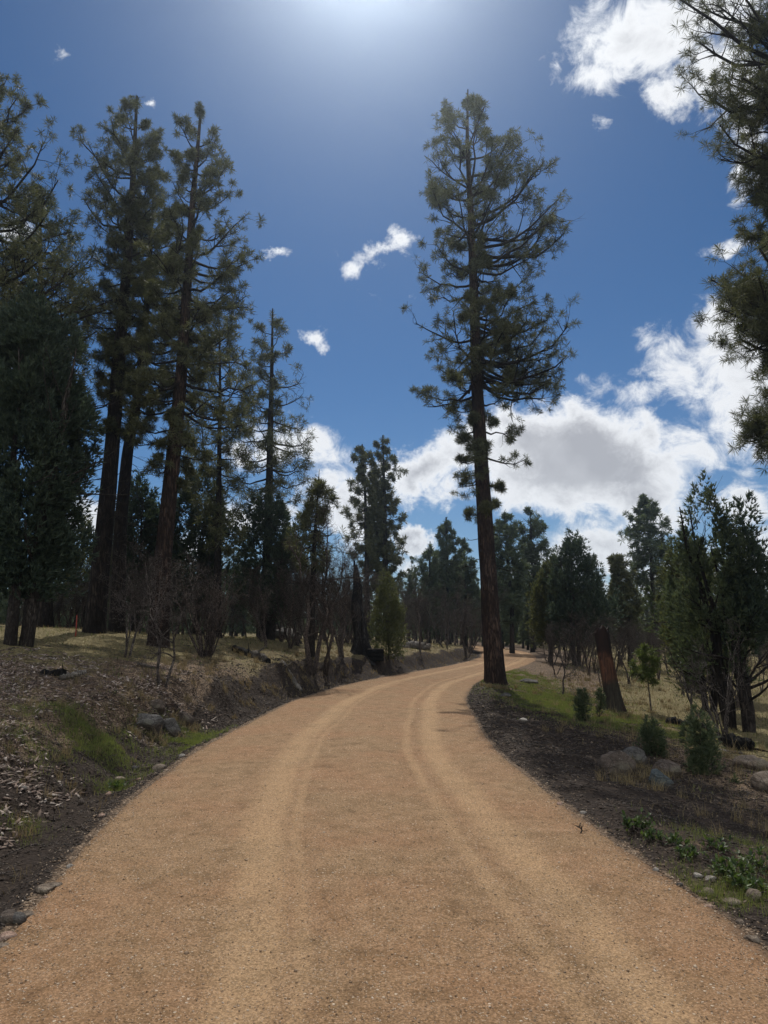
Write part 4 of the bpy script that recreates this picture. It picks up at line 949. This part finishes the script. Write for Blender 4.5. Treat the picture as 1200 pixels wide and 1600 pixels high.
STONES = [(8, 1472, 24, 12, 'rock_pink', 'rounded pinkish stone at the very left edge beside the road'), (3, 1490, 22, 10, 'rock_tan', 'lowest tan stone at the left road edge'),
          (24, 1447, 22, 15, 'rock_grey', 'grey stone above the pinkish ones at the left road edge'), (40, 1440, 17, 11, 'rock_tan', 'tan stone right of the grey stone at the left road edge'),
          (10, 1447, 26, 18, 'rock_brown', 'dark brown stone at the top of the small heap by the left road edge'), (50, 1433, 15, 7, 'rock_pink', 'small pink stone ending the heap at the left road edge'),
          (68, 1398, 26, 12, 'rock_tan', 'flat pale tan stone beside the road, just above the small stone heap'), (82, 1386, 22, 6, 'rock_tan', 'thin flat stone above the pale tan one at the left road edge'),
          (108, 1360, 11, 7, 'rock_pale', 'small white stone on the left road edge, alone above the flat stones'), (72, 1412, 12, 7, 'rock_pink', 'little pink stone just below the flat tan stone'),
          (158, 1277, 10, 6, 'rock_pink', 'pink stone on the dark shoulder below the green tuft'), (168, 1245, 9, 8, 'rock_pink', 'round pink stone near the green tuft on the left shoulder'),
          (185, 1222, 18, 9, 'rock_tan', 'tan stone inside the green tuft on the left shoulder'), (210, 1205, 10, 8, 'rock_grey', 'grey pebble up the left shoulder past the green tuft'),
          (247, 1203, 22, 10, 'rock_tan', 'oval tan stone on the left shoulder below the slabs'), (284, 1183, 10, 5, 'rock_pale', 'small pale stone by the road below the blocky brown rock'),
          (126, 1258, 12, 10, 'rock_brown', 'brown stone in the left ditch'), (215, 1221, 12, 7, 'rock_pink', 'pink stone between the tuft and the oval stone'),
          (875, 1262, 12, 8, 'rock_pink', 'pinkish stone at the right road edge below the boulders'), (862, 1255, 9, 7, 'rock_tan', 'small stone left of the pinkish one at the right road edge'),
          (912, 1272, 11, 5, 'rock_pale', 'pale flat stone on the right verge below the largest boulder'), (752, 1160, 7, 5, 'rock_pale', 'small white stone at the right road edge near the bend'),
          (1092, 1374, 16, 7, 'rock_pale', 'upper left white pebble of the cluster by the leafy plants'), (1107, 1370, 11, 9, 'rock_tan', 'tan pebble at the top of the cluster by the leafy plants'),
          (1112, 1379, 18, 6, 'rock_pale', 'long white pebble in the cluster by the leafy plants'), (1108, 1400, 22, 9, 'rock_tan', 'oval tan pebble below the white pebbles at right'),
          (1146, 1417, 26, 8, 'rock_tan', 'long pale stone lying on the right shoulder'), (1181, 1410, 20, 17, 'rock_tan', 'roundest tan stone near the right edge'),
          (1094, 1398, 9, 7, 'rock_brown', 'brown pebble left of the oval tan pebble'), (1159, 1449, 12, 7, 'rock_tan', 'small tan stone on the right shoulder below the long pale stone'),
          (1181, 1476, 24, 12, 'rock_tan', 'tan stone lowest on the right road edge'), (1063, 1390, 9, 6, 'rock_grey', 'grey pebble at the left end of the right shoulder pebbles'),
          (1026, 1366, 9, 6, 'rock_pale', 'pale pebble at the right road edge past the leafy plants'), (1108, 1425, 14, 6, 'rock_pink', 'pink pebble on the right shoulder below the oval pebble')]
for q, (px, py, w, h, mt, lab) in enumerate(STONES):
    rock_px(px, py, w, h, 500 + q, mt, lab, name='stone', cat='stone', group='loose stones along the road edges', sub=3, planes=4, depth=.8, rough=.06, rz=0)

def char_mat(name, zlo, zhi, top, mid, low, jitter=.35):
    m = NT(name); v = m.coord('Object'); sepz = m.n('ShaderNodeSeparateXYZ'); m.link(v, sepz.inputs[0])
    st = m.noise(m.coord('Object', (9, 9, 1.6)), 1.6, 7, .7, .9); blot = m.noise(v, 2.6, 4)
    hz = m.math('ADD', sepz.outputs['Z'], m.math('MULTIPLY_ADD', blot, jitter * 2, -jitter))
    col = m.mix(m.rng(hz, zlo - .15, zlo + .15), low, mid); col = m.mix(m.rng(hz, zhi - .12, zhi + .12), col, top)
    side = m.math('ADD', sepz.outputs['X'], m.math('MULTIPLY_ADD', blot, .3, -.15)); col = m.mix(m.rng(side, .08, .17), col, top)
    col = m.mix(m.rng(st, .35, .65, .75, 0), col, (.012, .009, .008))
    m.bsdf(col, .85, m.bump(m.math('ADD', st, m.math('MULTIPLY', blot, .3)), .9, .03), .25); return m.m
M['stump'] = char_mat('burnt_stump', .80, 1.40, (.022, .012, .010), (.125, .056, .032), (.04, .036, .026), .42)
M['char'] = mat_bark('charcoal', (.012, .011, .011), (.040, .037, .035), (.004, .004, .004), 2.0)
M['snag'] = mat_bark('weathered_char', (.020, .018, .018), (.075, .070, .068), (.006, .006, .006), 1.6)
M['bleached'] = mat_bark('bleached_wood', (.30, .27, .23), (.55, .51, .46), (.10, .085, .07), 3.0)
M['greywood'] = mat_bark('grey_wood', (.16, .14, .12), (.34, .31, .27), (.05, .04, .035), 3.0)
def broken_trunk(name, loc, pts, R, k, rows, seed, mat, jag, label, cat, parts=None, amp=.10, flare=.3):
    rng = np.random.default_rng(seed); P = np.array(pts, float); n = len(P); t = np.linspace(0, 1, rows); f = t * (n - 1)
    PP = np.stack([np.interp(f, np.arange(n), P[:, c]) for c in range(3)], 1); RR = np.interp(f, np.arange(n), R)
    a = np.arange(k) * 2 * pi / k; h = PP[:, 2]; H = h[-1]
    nz = fbm(np.cos(a)[None] * 2.6 + 0 * h[:, None], np.sin(a)[None] * 2.6 + 0 * h[:, None], h[:, None] * .7 + 0 * a[None], oct=4, seed=seed)
    rad = RR[:, None] * (1 + amp * 2 * nz) * (1 + flare * np.exp(-h / .3)[:, None] * (1 + .5 * np.sin(4 * a + seed)[None]))
    zz = PP[:, None, 2] + jag * (fbm(np.cos(a) * 2.2 + seed, np.sin(a) * 2.2, oct=3, seed=seed + 9)[None] * 1.4) * (t[:, None] ** 6)
    V = np.stack([PP[:, None, 0] + rad * np.cos(a), PP[:, None, 1] + rad * np.sin(a), zz], -1).reshape(-1, 3)
    q = np.arange(k)[None]; q2 = (q + 1) % k; j = np.arange(rows - 1)[:, None] * k
    Q = np.stack([j + q, j + q2, j + q2 + k, j + q + k], -1).reshape(-1, 4)
    # hollow, splintered top: an inner ring sunk below the rim
    top = V[-k:]; c = top.mean(0); r1 = c + (top - c) * .62; r1[:, 2] = top[:, 2] - .10 - .1 * rng.random(k); r2 = np.array([[c[0], c[1], c[2] - .28]])
    n0 = len(V); V = np.concatenate([V, r1, r2]); a0 = np.arange(k); a1 = (a0 + 1) % k
    Q2 = np.stack([n0 - k + a0, n0 - k + a1, n0 + a1, n0 + a0], 1); Tn = np.stack([n0 + a0, n0 + a1, np.full(k, n0 + k)], 1)
    o = mesh(name, V, [np.concatenate([Q, Q2]), Tn], mat, smooth=True); o.location = loc; tag(o, label, cat); return o
b = place(962, 19.2); s = 19.2 / F
broken_trunk('burnt_stump', b, [(.02, 0, -.3), (0, 0, 0), (-.10, 0, .7), (-.20, 0, 1.4), (-.27, 0, 2.08)], [.225, .215, .195, .185, .18], 48, 70, 601, M['stump'], .14,
             'leaning burnt stump, black on top and orange in the middle, in the right-hand field', 'stump', amp=.05, flare=.25)
b = place(562, 28.5)
sg = empty('jagged_snag', b); tag(sg, 'tall charred snag split to a jagged point, flaring at its foot, left of the road', 'snag')
o = broken_trunk('trunk', (0, 0, 0), [(0, 0, -.3), (0, 0, 0), (-.02, 0, .7), (-.12, 0, 1.7), (-.10, 0, 2.6), (-.20, 0, 3.4)], [.36, .34, .19, .21, .17, .07], 40, 80, 602, M['snag'], .45, None, None, amp=.24, flare=.5); o.parent = sg
o = broken_trunk('splinter', (.22, -.1, 0), [(.10, 0, -.2), (.06, 0, 0), (-.02, 0, .5), (-.08, 0, 1.2), (-.10, 0, 1.75)], [.26, .24, .15, .10, .02], 24, 40, 603, M['snag'], .2, None, None, amp=.15, flare=.4); o.parent = sg

def log(name, p0, p1, r, seed, mat, label, cat='log', k=14, rag=.12, taper=.75, knots=3):
    rng = np.random.default_rng(seed); n = 16; t = np.linspace(0, 1, n); p0 = np.array(p0); p1 = np.array(p1)
    P = p0 + (p1 - p0) * t[:, None]; P[1:-1] += rng.normal(size=(n - 2, 3)) * r * .12
    A = Acc(); R = r * np.linspace(1, taper, n) * (1 + .12 * rng.normal(size=n)); V, Q = tubes(P[None], R[None], k)
    V = V + rng.normal(size=V.shape) * r * rag * .5
    c0 = len(V); V = np.concatenate([V, P[:1] + (P[1] - P[0]) * .3, P[-1:] + (P[-2] - P[-1]) * .3]); a0 = np.arange(k); a1 = (a0 + 1) % k
    A.add(V, Q, np.stack([a1, a0, np.full(k, c0)], 1), np.stack([c0 - k + a0, c0 - k + a1, np.full(k, c0 + 1)], 1))
    if knots:
        KP, KR = sprout(P[None], R[None], rng, knots, .15, .9, r * 3.2, (.7, 1.3), 4, .2, .1, rr=.3, rmin=.006); V, Q = tubes(KP, KR, 5); A.add(V, Q)
    o = A.build(name, mat, smooth=True); c = (p0 + p1) / 2
    me = o.data; co = np.empty(len(me.vertices) * 3, np.float32); me.vertices.foreach_get('co', co); co = co.reshape(-1, 3) - c.astype(np.float32); me.vertices.foreach_set('co', co.ravel()); o.location = tuple(c)
    tag(o, label, cat); return o
def log_px(a, b_, Ya, Yb, r, seed, mat, label, name='fallen_log', **kw):
    p0 = np.array(place(a, Ya)); p1 = np.array(place(b_, Yb)); p0[2] += r * .6; p1[2] += r * .6
    return log(name, p0, p1, r, seed, M[mat], label, **kw)
log_px(636, 672, 38.3, 38.0, .21, 701, 'bleached', 'bleached white fallen log on the grass beyond the jagged snag')
log_px(612, 640, 37.2, 37.8, .09, 702, 'greywood', 'thin grey branch lying left of the bleached white log', name='fallen_branch')
log_px(366, 420, 21.5, 20.5, .11, 703, 'char', 'dark rotten log on the left bank below the dense stem clump')
log_px(395, 412, 20.3, 20.5, .13, 704, 'greywood', 'short pale chunk of wood resting against the dark rotten log', name='wood_chunk', cat='wood')
log_px(440, 471, 20.8, 19.8, .07, 705, 'bleached', 'pale straight pole lying on the bank above the cut', name='fallen_pole', cat='pole')
X, Yq, Z = ground_hit(112, 1062)
log('wood_chunk', (X - .14, Yq - .1, Z + .03), (X + .12, Yq + .25, Z + .10), .05, 706, M['bleached'], 'pale broken wood chunk on top of the debris at left', 'wood')
X, Yq, Z = ground_hit(85, 1058)
log('wood_chunk', (X - .22, Yq + .1, Z + .04), (X + .12, Yq + .15, Z + .06), .07, 707, M['char'], 'dark charred wood chunk left of the pale chunk on the debris', 'wood')
log_px(1040, 1112, 17.6, 17.0, .10, 708, 'char', 'charred black log lying in the field under the right-hand junipers')
log_px(1140, 1176, 14.0, 13.7, .14, 709, 'char', 'short charred log behind the flat tan boulder')
log_px(1118, 1160, 13.6, 13.0, .025, 710, 'bleached', 'thin white branch on the ground before the short charred log', name='fallen_branch')
log_px(216, 240, 15.2, 15.0, .03, 711, 'greywood', 'grey stick lying in the shaded grass on the left bank', name='stick', cat='stick')
log_px(428, 437, 33.2, 33.4, .10, 712, 'greywood', 'short grey log beside the large pale wedge-shaped boulder')
b = place(583, 28.2)
# squared box of charred planks beside the snag
bx = Acc()
def boxv(x0, x1, y0, y1, z0, z1):
    V = np.array([(x, y, z) for z in (z0, z1) for y in (y0, y1) for x in (x0, x1)], float)
    Q = np.array([(0, 2, 3, 1), (4, 5, 7, 6), (0, 1, 5, 4), (2, 6, 7, 3), (0, 4, 6, 2), (1, 3, 7, 5)]); return V, Q
cr = empty('plank_box', (b[0] + .1, b[1], b[2])); tag(cr, 'low dark box of charred planks against the foot of the jagged snag', 'box')
w = .30
for z in (0, .145, .29):
    bx.add(*boxv(-w, w, -w, -w + .03, z - .05, z + .085)); bx.add(*boxv(-w, w, w - .03, w, z - .05, z + .085))
    bx.add(*boxv(-w - .002, -w + .03, -w + .032, w - .032, z - .05, z + .08)); bx.add(*boxv(w - .03, w + .002, -w + .032, w - .032, z - .05, z + .08))
bx.build('side_planks', M['char'], cr)
tp = Acc()
for q in range(5): tp.add(*boxv(-w + q * .122, -w + q * .122 + .10, -w - .02, w + .02, .378, .402))
tp.build('lid', M['greywood'], cr)
# marker stake
X, Yq, Z = place(118, 19)
m = NT('rust_paint'); nn = m.noise(m.coord('Object'), 20, 4); m.bsdf(m.mix(m.rng(nn, .4, .6), (.30, .045, .025), (.16, .03, .02)), .6, None, .3)
V, Q = tubes(np.array([[[0, 0, -.2], [.003, 0, .2], [0, 0, .52], [0, 0, .55]]]), np.array([[.016, .016, .016, .004]]), 6)
o = mesh('marker_stake', V, [Q], m.m, smooth=True); o.location = (X, Yq, Z); tag(o, 'thin red-brown stake upright in the grass left of the thickest black trunk', 'stake')
# forked twig on the road
X, Yq, _ = ground_hit(908, 1323); Zr = float(road_z(np.array([X]), np.array([Yq]))[0])
rng = np.random.default_rng(720)
P = np.array([[[0, 0, 0], [.02, .03, .02], [.01, .07, .035], [.03, .12, .05]]]) ; R = np.array([[.006, .005, .004, .003]])
A = Acc(); V, Q = tubes(P, R, 5); A.add(V, Q); P2, R2 = sprout(P, R, rng, 6, .2, .9, .075, (.7, 1.3), 4, .3, .1, rr=.7, rmin=.003); V, Q = tubes(P2, R2, 4); A.add(V, Q)
o = A.build('twig', M['char']); o.location = (X, Yq, Zr); tag(o, 'small dark forked twig lying on the road surface', 'twig')

# ------------------------------------------------------------------ leafy plants on the verges
def leafy(loc, rad, n, seed, label, h=.16,  group='glossy leafy plants on the verges', leaf=.038):
    rad *= .8; h *= .8; rng = np.random.default_rng(seed); root = empty('leafy_plant', loc); tag(root, label, 'plant', group)
    a = rng.uniform(0, 2 * pi, n); r = rad * rng.uniform(0, 1, n) ** .6; H = h * rng.uniform(.4, 1.1, n)
    t = np.linspace(0, 1, 4)
    P = np.stack([np.cos(a)[:, None] * (.02 + r[:, None] * t), np.sin(a)[:, None] * (.02 + r[:, None] * t), H[:, None] * t ** .8 - .01], -1)
    V, Q = tubes(P, np.full((n, 4), .0022), 3); mesh('stems', V, [Q], M['twig_brown'], root)
    idx = np.repeat(np.arange(n), 7); tt = rng.uniform(.35, 1, len(idx)); p, d = along(P[idx], np.minimum(tt, .999))
    d = norm(d * .6 + rand_unit(rng, len(idx)) * .9 + np.array([0, 0, .25])); sd_ = norm(np.cross(d, np.array([0, 0, 1.]) + rand_unit(rng, len(idx)) * .3)); up = np.cross(sd_, d)
    L = leaf * rng.uniform(.7, 1.3, len(idx))[:, None]; W_ = L * .27
    pts = [p, p + d * L * .35 + sd_ * W_ + up * W_ * .35, p + d * L * .8 + sd_ * W_ * .6 + up * W_ * .2, p + d * L, p + d * L * .8 - sd_ * W_ * .6 + up * W_ * .2, p + d * L * .35 - sd_ * W_ + up * W_ * .35, p + d * L * .45]
    V = np.stack(pts, 1).reshape(-1, 3); i = np.arange(len(idx))[:, None] * 7
    Tn = np.concatenate([i + np.array(c) for c in ((0, 1, 6), (1, 2, 6), (2, 3, 6), (3, 4, 6), (4, 5, 6), (5, 0, 6))])
    mesh('leaves', V, [Tn], M['grape'], root); return root
for q, (px, py, rad, n, h, lab) in enumerate([(993, 1300, .17, 26, .17, 'brightest glossy plant on the right verge below the boulders'), (1022, 1318, .12, 14, .10, 'small glossy plant right of the brightest one on the verge'),
        (1074, 1345, .15, 12, .09, 'sparse glossy plant midway along the right shoulder'), (1148, 1372, .22, 30, .14, 'wide glossy plant near the right edge above the pebbles'),
        (1118, 1335, .14, 14, .10, 'glossy plant in the shade above the sparse one'), (1192, 1362, .20, 26, .17, 'glossy plant cut by the right edge of the photo'), (1172, 1392, .16, 18, .10, 'low glossy plant beside the roundest tan stone'),
        (183, 1235, .13, 22, .08, 'green leafy tuft on the left shoulder around a tan stone'), (1060, 1322, .1, 10, .08, 'tiny glossy plant in the litter between two others')]):
    leafy(ground_hit(px, py), rad, n, 800 + q, lab, h)

# ------------------------------------------------------------------ ground cover (uncountable)
def blades(name, X, Y, h, w, rng, mat, lean=.5, zoff=-.01, label=None, cat=None):
    Z = terrain(X, Y) + zoff; n = len(X); a = rng.uniform(0, 2 * pi, n); l = rng.uniform(0, lean, n) * h
    base = np.stack([X, Y, Z], 1); dx = np.stack([np.cos(a), np.sin(a), 0 * a], 1); b2 = rng.uniform(0, 2 * pi, n); sd_ = np.stack([np.cos(b2), np.sin(b2), 0 * a], 1) * (w / 2)[:, None]
    mid = base + dx * (l * .35)[:, None] + np.array([0, 0, 1.]) * (h * .55)[:, None]; tip = base + dx * l[:, None] + np.array([0, 0, 1.]) * (h * np.sqrt(np.maximum(1 - (l / h) ** 2 * .6, .1)))[:, None]
    V = np.stack([base - sd_, base + sd_, mid + sd_ * .8, mid - sd_ * .8, tip], 1).reshape(-1, 3); i = np.arange(n)[:, None] * 5
    o = mesh(name, V, [np.concatenate([i, i + 1, i + 2, i + 3], 1), np.concatenate([i + 3, i + 2, i + 4], 1)], mat)
    tag(o, label, cat, kind='stuff'); return o
rng = np.random.default_rng(900)
def offroad(X, Y, m=.12): return (X < xl(Y) - m) | (X > xr(Y) + m)
# fresh grass
xs, ys = [], []
for cx, cy, rx, ry_, w_ in GREEN:
    n = int(6500 * rx * ry_ * w_ * 2.2) + 500
    xs.append(rng.normal(cx, rx * .62, n)); ys.append(rng.normal(cy, ry_ * .62, n))
gx_ = np.concatenate(xs); gy_ = np.concatenate(ys)
k = offroad(gx_, gy_, .0) & (fbm(gx_ * 3.5, gy_ * 3.5, oct=3, seed=901) > rng.uniform(-.35, .25, len(gx_))); gx_, gy_ = gx_[k], gy_[k]
sc_ = np.clip(gy_ / 8, .8, 2)
blades('green_grass', gx_, gy_, rng.uniform(.02, .085, len(gx_)), .0035 * sc_, rng, M['grass'], .8, label='short fresh green grass growing in patches on both verges', cat='grass')
# dry grass on both slopes
n = 90000
yy_ = 3 + 47 * rng.uniform(0, 1, n) ** 1.6; side = rng.random(n) < .5
xx_ = np.where(side, xl(yy_) - .25 - 14 * rng.uniform(0, 1, n) ** 1.3 * np.clip(yy_ / 18, .35, 1), xr(yy_) + .6 + 14 * rng.uniform(0, 1, n) ** 1.3 * np.clip(yy_ / 18, .35, 1))
dd = np.where(side, xl(yy_) - xx_, xx_ - xr(yy_)); dn = fbm(xx_ * 1.1, yy_ * 1.1, oct=3, seed=902)
k = (dn + np.where(side, np.maximum(sstep(.6, 3, dd), sstep(14, 20, yy_) * sstep(.1, .4, dd) * .8), sstep(1.5, 3.5, dd)) * .9 > rng.uniform(.1, 1.0, n)); xx_, yy_ = xx_[k], yy_[k]
blades('dry_grass', xx_, yy_, rng.uniform(.03, .13, len(xx_)), .004 * np.clip(yy_ / 8, .8, 3.5), rng, M['dry'], 1.1, label='short straw-coloured dry grass over both slopes', cat='grass')
n = 26000; yy_ = 9 + 40 * rng.uniform(0, 1, n) ** 1.2; side = rng.random(n) < .45
xx_ = np.where(side, xl(yy_) - 1.6 - rng.uniform(0, 12, n), xr(yy_) + 1.8 + rng.uniform(0, 14, n)); k = fbm(xx_ * .9, yy_ * .9, oct=3, seed=903) > -.05; xx_, yy_ = xx_[k], yy_[k]
blades('low_forbs', xx_, yy_, rng.uniform(.03, .10, len(xx_)), .012 * np.clip(yy_ / 12, .8, 3), rng, M['sage'], 1.2, label='low dull green growth through the dry grass', cat='ground cover')
# coarse dry tufts, thickest round the stones and along the crest of the cut
n_t = 520; ty = 5 + 26 * rng.uniform(0, 1, n_t) ** 1.2; sd2 = rng.random(n_t) < .55
tx = np.where(sd2, xl(ty) - rng.uniform(.6, 3.2, n_t), xr(ty) + rng.uniform(.8, 6, n_t))
for (px, py) in ((955, 1222), (985, 1215), (1020, 1235), (1055, 1215), (1000, 1200), (960, 1125), (975, 1120), (945, 1122), (215, 1150), (250, 1160), (285, 1140), (240, 1105), (770, 1075), (790, 1078), (760, 1072)):
    gx0, gy0, _ = ground_hit(px, py); tx = np.concatenate([tx, gx0 + rng.normal(0, .12, 5)]); ty = np.concatenate([ty, gy0 + rng.normal(0, .12, 5)])
bx_ = np.repeat(tx, 34) + rng.normal(0, .035, len(tx) * 34); by_ = np.repeat(ty, 34) + rng.normal(0, .035, len(tx) * 34)
blades('dry_tufts', bx_, by_, rng.uniform(.05, .20, len(bx_)) * np.repeat(rng.uniform(.5, 1.2, len(tx)), 34), .004 * np.clip(by_ / 9, .8, 2.5), rng, M['dry'], .9, label='coarse dry grass tufts along the banks and round the stones', cat='grass')
# tall dry weed stems in the right field
n = 9000; yy_ = 10 + 36 * rng.uniform(0, 1, n) ** 1.1; xx_ = xr(yy_) + 2.2 + rng.uniform(0, 15, n); k = fbm(xx_ * .7, yy_ * .7, oct=2, seed=904) > -.15; xx_, yy_ = xx_[k], yy_[k]
blades('dry_weeds', xx_, yy_, rng.uniform(.12, .6, len(xx_)) * rng.uniform(.4, 1, len(xx_)), .005 * np.clip(yy_ / 14, .8, 2), rng, M['dry'], .9, label='thin upright dead weed stems in the right-hand field', cat='weeds')
# shards, chips and pebbles
def shards(name, X, Y, Z, size, flat, rng, mat, label, cat, elong=2.2, embed=.2):
    n = len(X); base = np.array([(1, 0, 0), (-1, 0, 0), (0, 1, 0), (0, -1, 0), (.1, .1, 1), (-.1, 0, -1)], float)
    V = base[None] * (1 + rng.uniform(-.3, .3, (n, 6, 3))); s = size[:, None, None] * np.stack([rng.uniform(.7, elong, n), rng.uniform(.6, 1.1, n), flat * rng.uniform(.7, 1.3, n)], 1)[:, None, :]
    V = V * s; a = rng.uniform(0, 2 * pi, n); ca_, sa = np.cos(a)[:, None], np.sin(a)[:, None]; b_ = rng.normal(0, .35, n); cb, sb = np.cos(b_)[:, None], np.sin(b_)[:, None]
    x, y, z = V[..., 0], V[..., 1], V[..., 2]; x, z = x * cb - z * sb, x * sb + z * cb; x, y = x * ca_ - y * sa, x * sa + y * ca_
    V = np.stack([x + X[:, None], y + Y[:, None], z + (Z + size * flat * (1 - embed * 2))[:, None]], -1).reshape(-1, 3)
    Fb = np.array([(0, 2, 4), (2, 1, 4), (1, 3, 4), (3, 0, 4), (2, 0, 5), (1, 2, 5), (3, 1, 5), (0, 3, 5)]); Tn = (np.arange(n)[:, None, None] * 6 + Fb[None]).reshape(-1, 3)
    o = mesh(name, V, [Tn], mat); tag(o, label, cat, kind='stuff'); return o
M['chips'] = mat_island('wood_chips', [(0, (.05, .036, .028)), (.35, (.15, .105, .082)), (.7, (.28, .21, .17)), (.95, (.50, .43, .37))])
M['duff'] = mat_island('dark_litter', [(0, (.018, .014, .011)), (.55, (.045, .033, .025)), (.88, (.09, .068, .05)), (1, (.20, .155, .11))])
M['gravel'] = mat_island('road_gravel', [(0, (.16, .105, .065)), (.5, (.27, .19, .12)), (.85, (.42, .33, .24)), (1, (.66, .56, .45))])
n = 46000; yy_ = 4.5 + 11 * rng.uniform(0, 1, n) ** 1.1; dd = .7 + 4.2 * rng.uniform(0, 1, n) ** .9; xx_ = xl(yy_) - dd
k = (fbm(xx_ * .9, yy_ * .9, oct=3, seed=910) + .45 * sstep(.9, 1.8, dd) - .5 * sstep(11, 15, yy_) > rng.uniform(-.2, .75, n)); xx_, yy_ = xx_[k], yy_[k]
shards('wood_chips', xx_, yy_, terrain(xx_, yy_), rng.uniform(.008, .032, len(xx_)) , .30, rng, M['chips'], 'bark shreds and wood chips spread over the left bank', 'debris', elong=3.2)
n = 42000; yy_ = 3 + 22 * rng.uniform(0, 1, n) ** 1.5; side = rng.random(n) < .35; dd = .02 + 3.6 * rng.uniform(0, 1, n) ** 1.2; xx_ = np.where(side, xl(yy_) - dd * .5, xr(yy_) + dd)
shards('forest_litter', xx_, yy_, terrain(xx_, yy_), rng.uniform(.005, .017, n) * np.clip(yy_ / 8, .8, 1.6), .4, rng, M['duff'], 'dark crumbled soil, bark and needles on both shoulders', 'debris', elong=2.6)
# short sticks among the litter
n = 4200; yy_ = 3.5 + 20 * rng.uniform(0, 1, n) ** 1.3; side = rng.random(n) < .5; dd = .35 + 4.5 * rng.uniform(0, 1, n); xx_ = np.where(side, xl(yy_) - dd, xr(yy_) + dd)
a = rng.uniform(0, 2 * pi, n); L = rng.uniform(.05, .28, n); t = np.linspace(-.5, .5, 4)
PX = xx_[:, None] + np.cos(a)[:, None] * L[:, None] * t + rng.normal(size=(n, 4)) * .006; PY = yy_[:, None] + np.sin(a)[:, None] * L[:, None] * t; PZ = terrain(PX.ravel(), PY.ravel()).reshape(n, 4) + .012 + rng.uniform(0, .02, (n, 1))
V, Q = tubes(np.stack([PX, PY, PZ], -1), rng.uniform(.002, .0055, (n, 1)) * np.array([1, 1, .8, .5]), 4)
tag(mesh('twig_litter', V, [Q], M['twig'], smooth=True), 'small dead twigs strewn over both verges', 'debris', kind='stuff')
# crumbs of stone on the road, thicker at its edges
n = 30000; yy_ = 2.6 + 13 * rng.uniform(0, 1, n) ** 1.5; f = rng.uniform(0, 1, n); f = np.where(rng.random(n) < .35, np.where(rng.random(n) < .5, .02 - .06 * rng.normal(0, .55, n), .98 + .06 * rng.normal(0, .55, n)), f)
xx_ = xl(yy_) + f * (xr(yy_) - xl(yy_)); inr = (f > .02) & (f < .98); zz_ = np.where(inr, road_z(xx_, yy_), np.maximum(terrain(xx_, yy_), road_z(xx_, yy_)))
sz = rng.uniform(.0022, .0065, n) * np.where(inr, 1, 1.3) * np.where(rng.random(n) < .02, 1.9, 1)
shards('loose_gravel', xx_, yy_, zz_, sz, .45, rng, M['gravel'], 'loose tan gravel crumbs on the road surface and edges', 'gravel', elong=1.5)

# ------------------------------------------------------------------ haze added to imitate lens glare
if HAZE > 0:
    m = NT('glare_haze'); pv = m.n('ShaderNodeVolumePrincipled'); pv.inputs['Color'].default_value = (.72, .86, 1.0, 1); pv.inputs['Density'].default_value = HAZE; pv.inputs['Anisotropy'].default_value = .905
    m.link(pv.outputs[0], m.out.inputs['Volume'])
    V, Q = boxv(-270, 270, -210, 410, -4, 40)
    tag(mesh('haze', V, [Q], m.m), 'thin haze added through the whole forest to imitate lens glare near the sun', 'haze', kind='stuff')
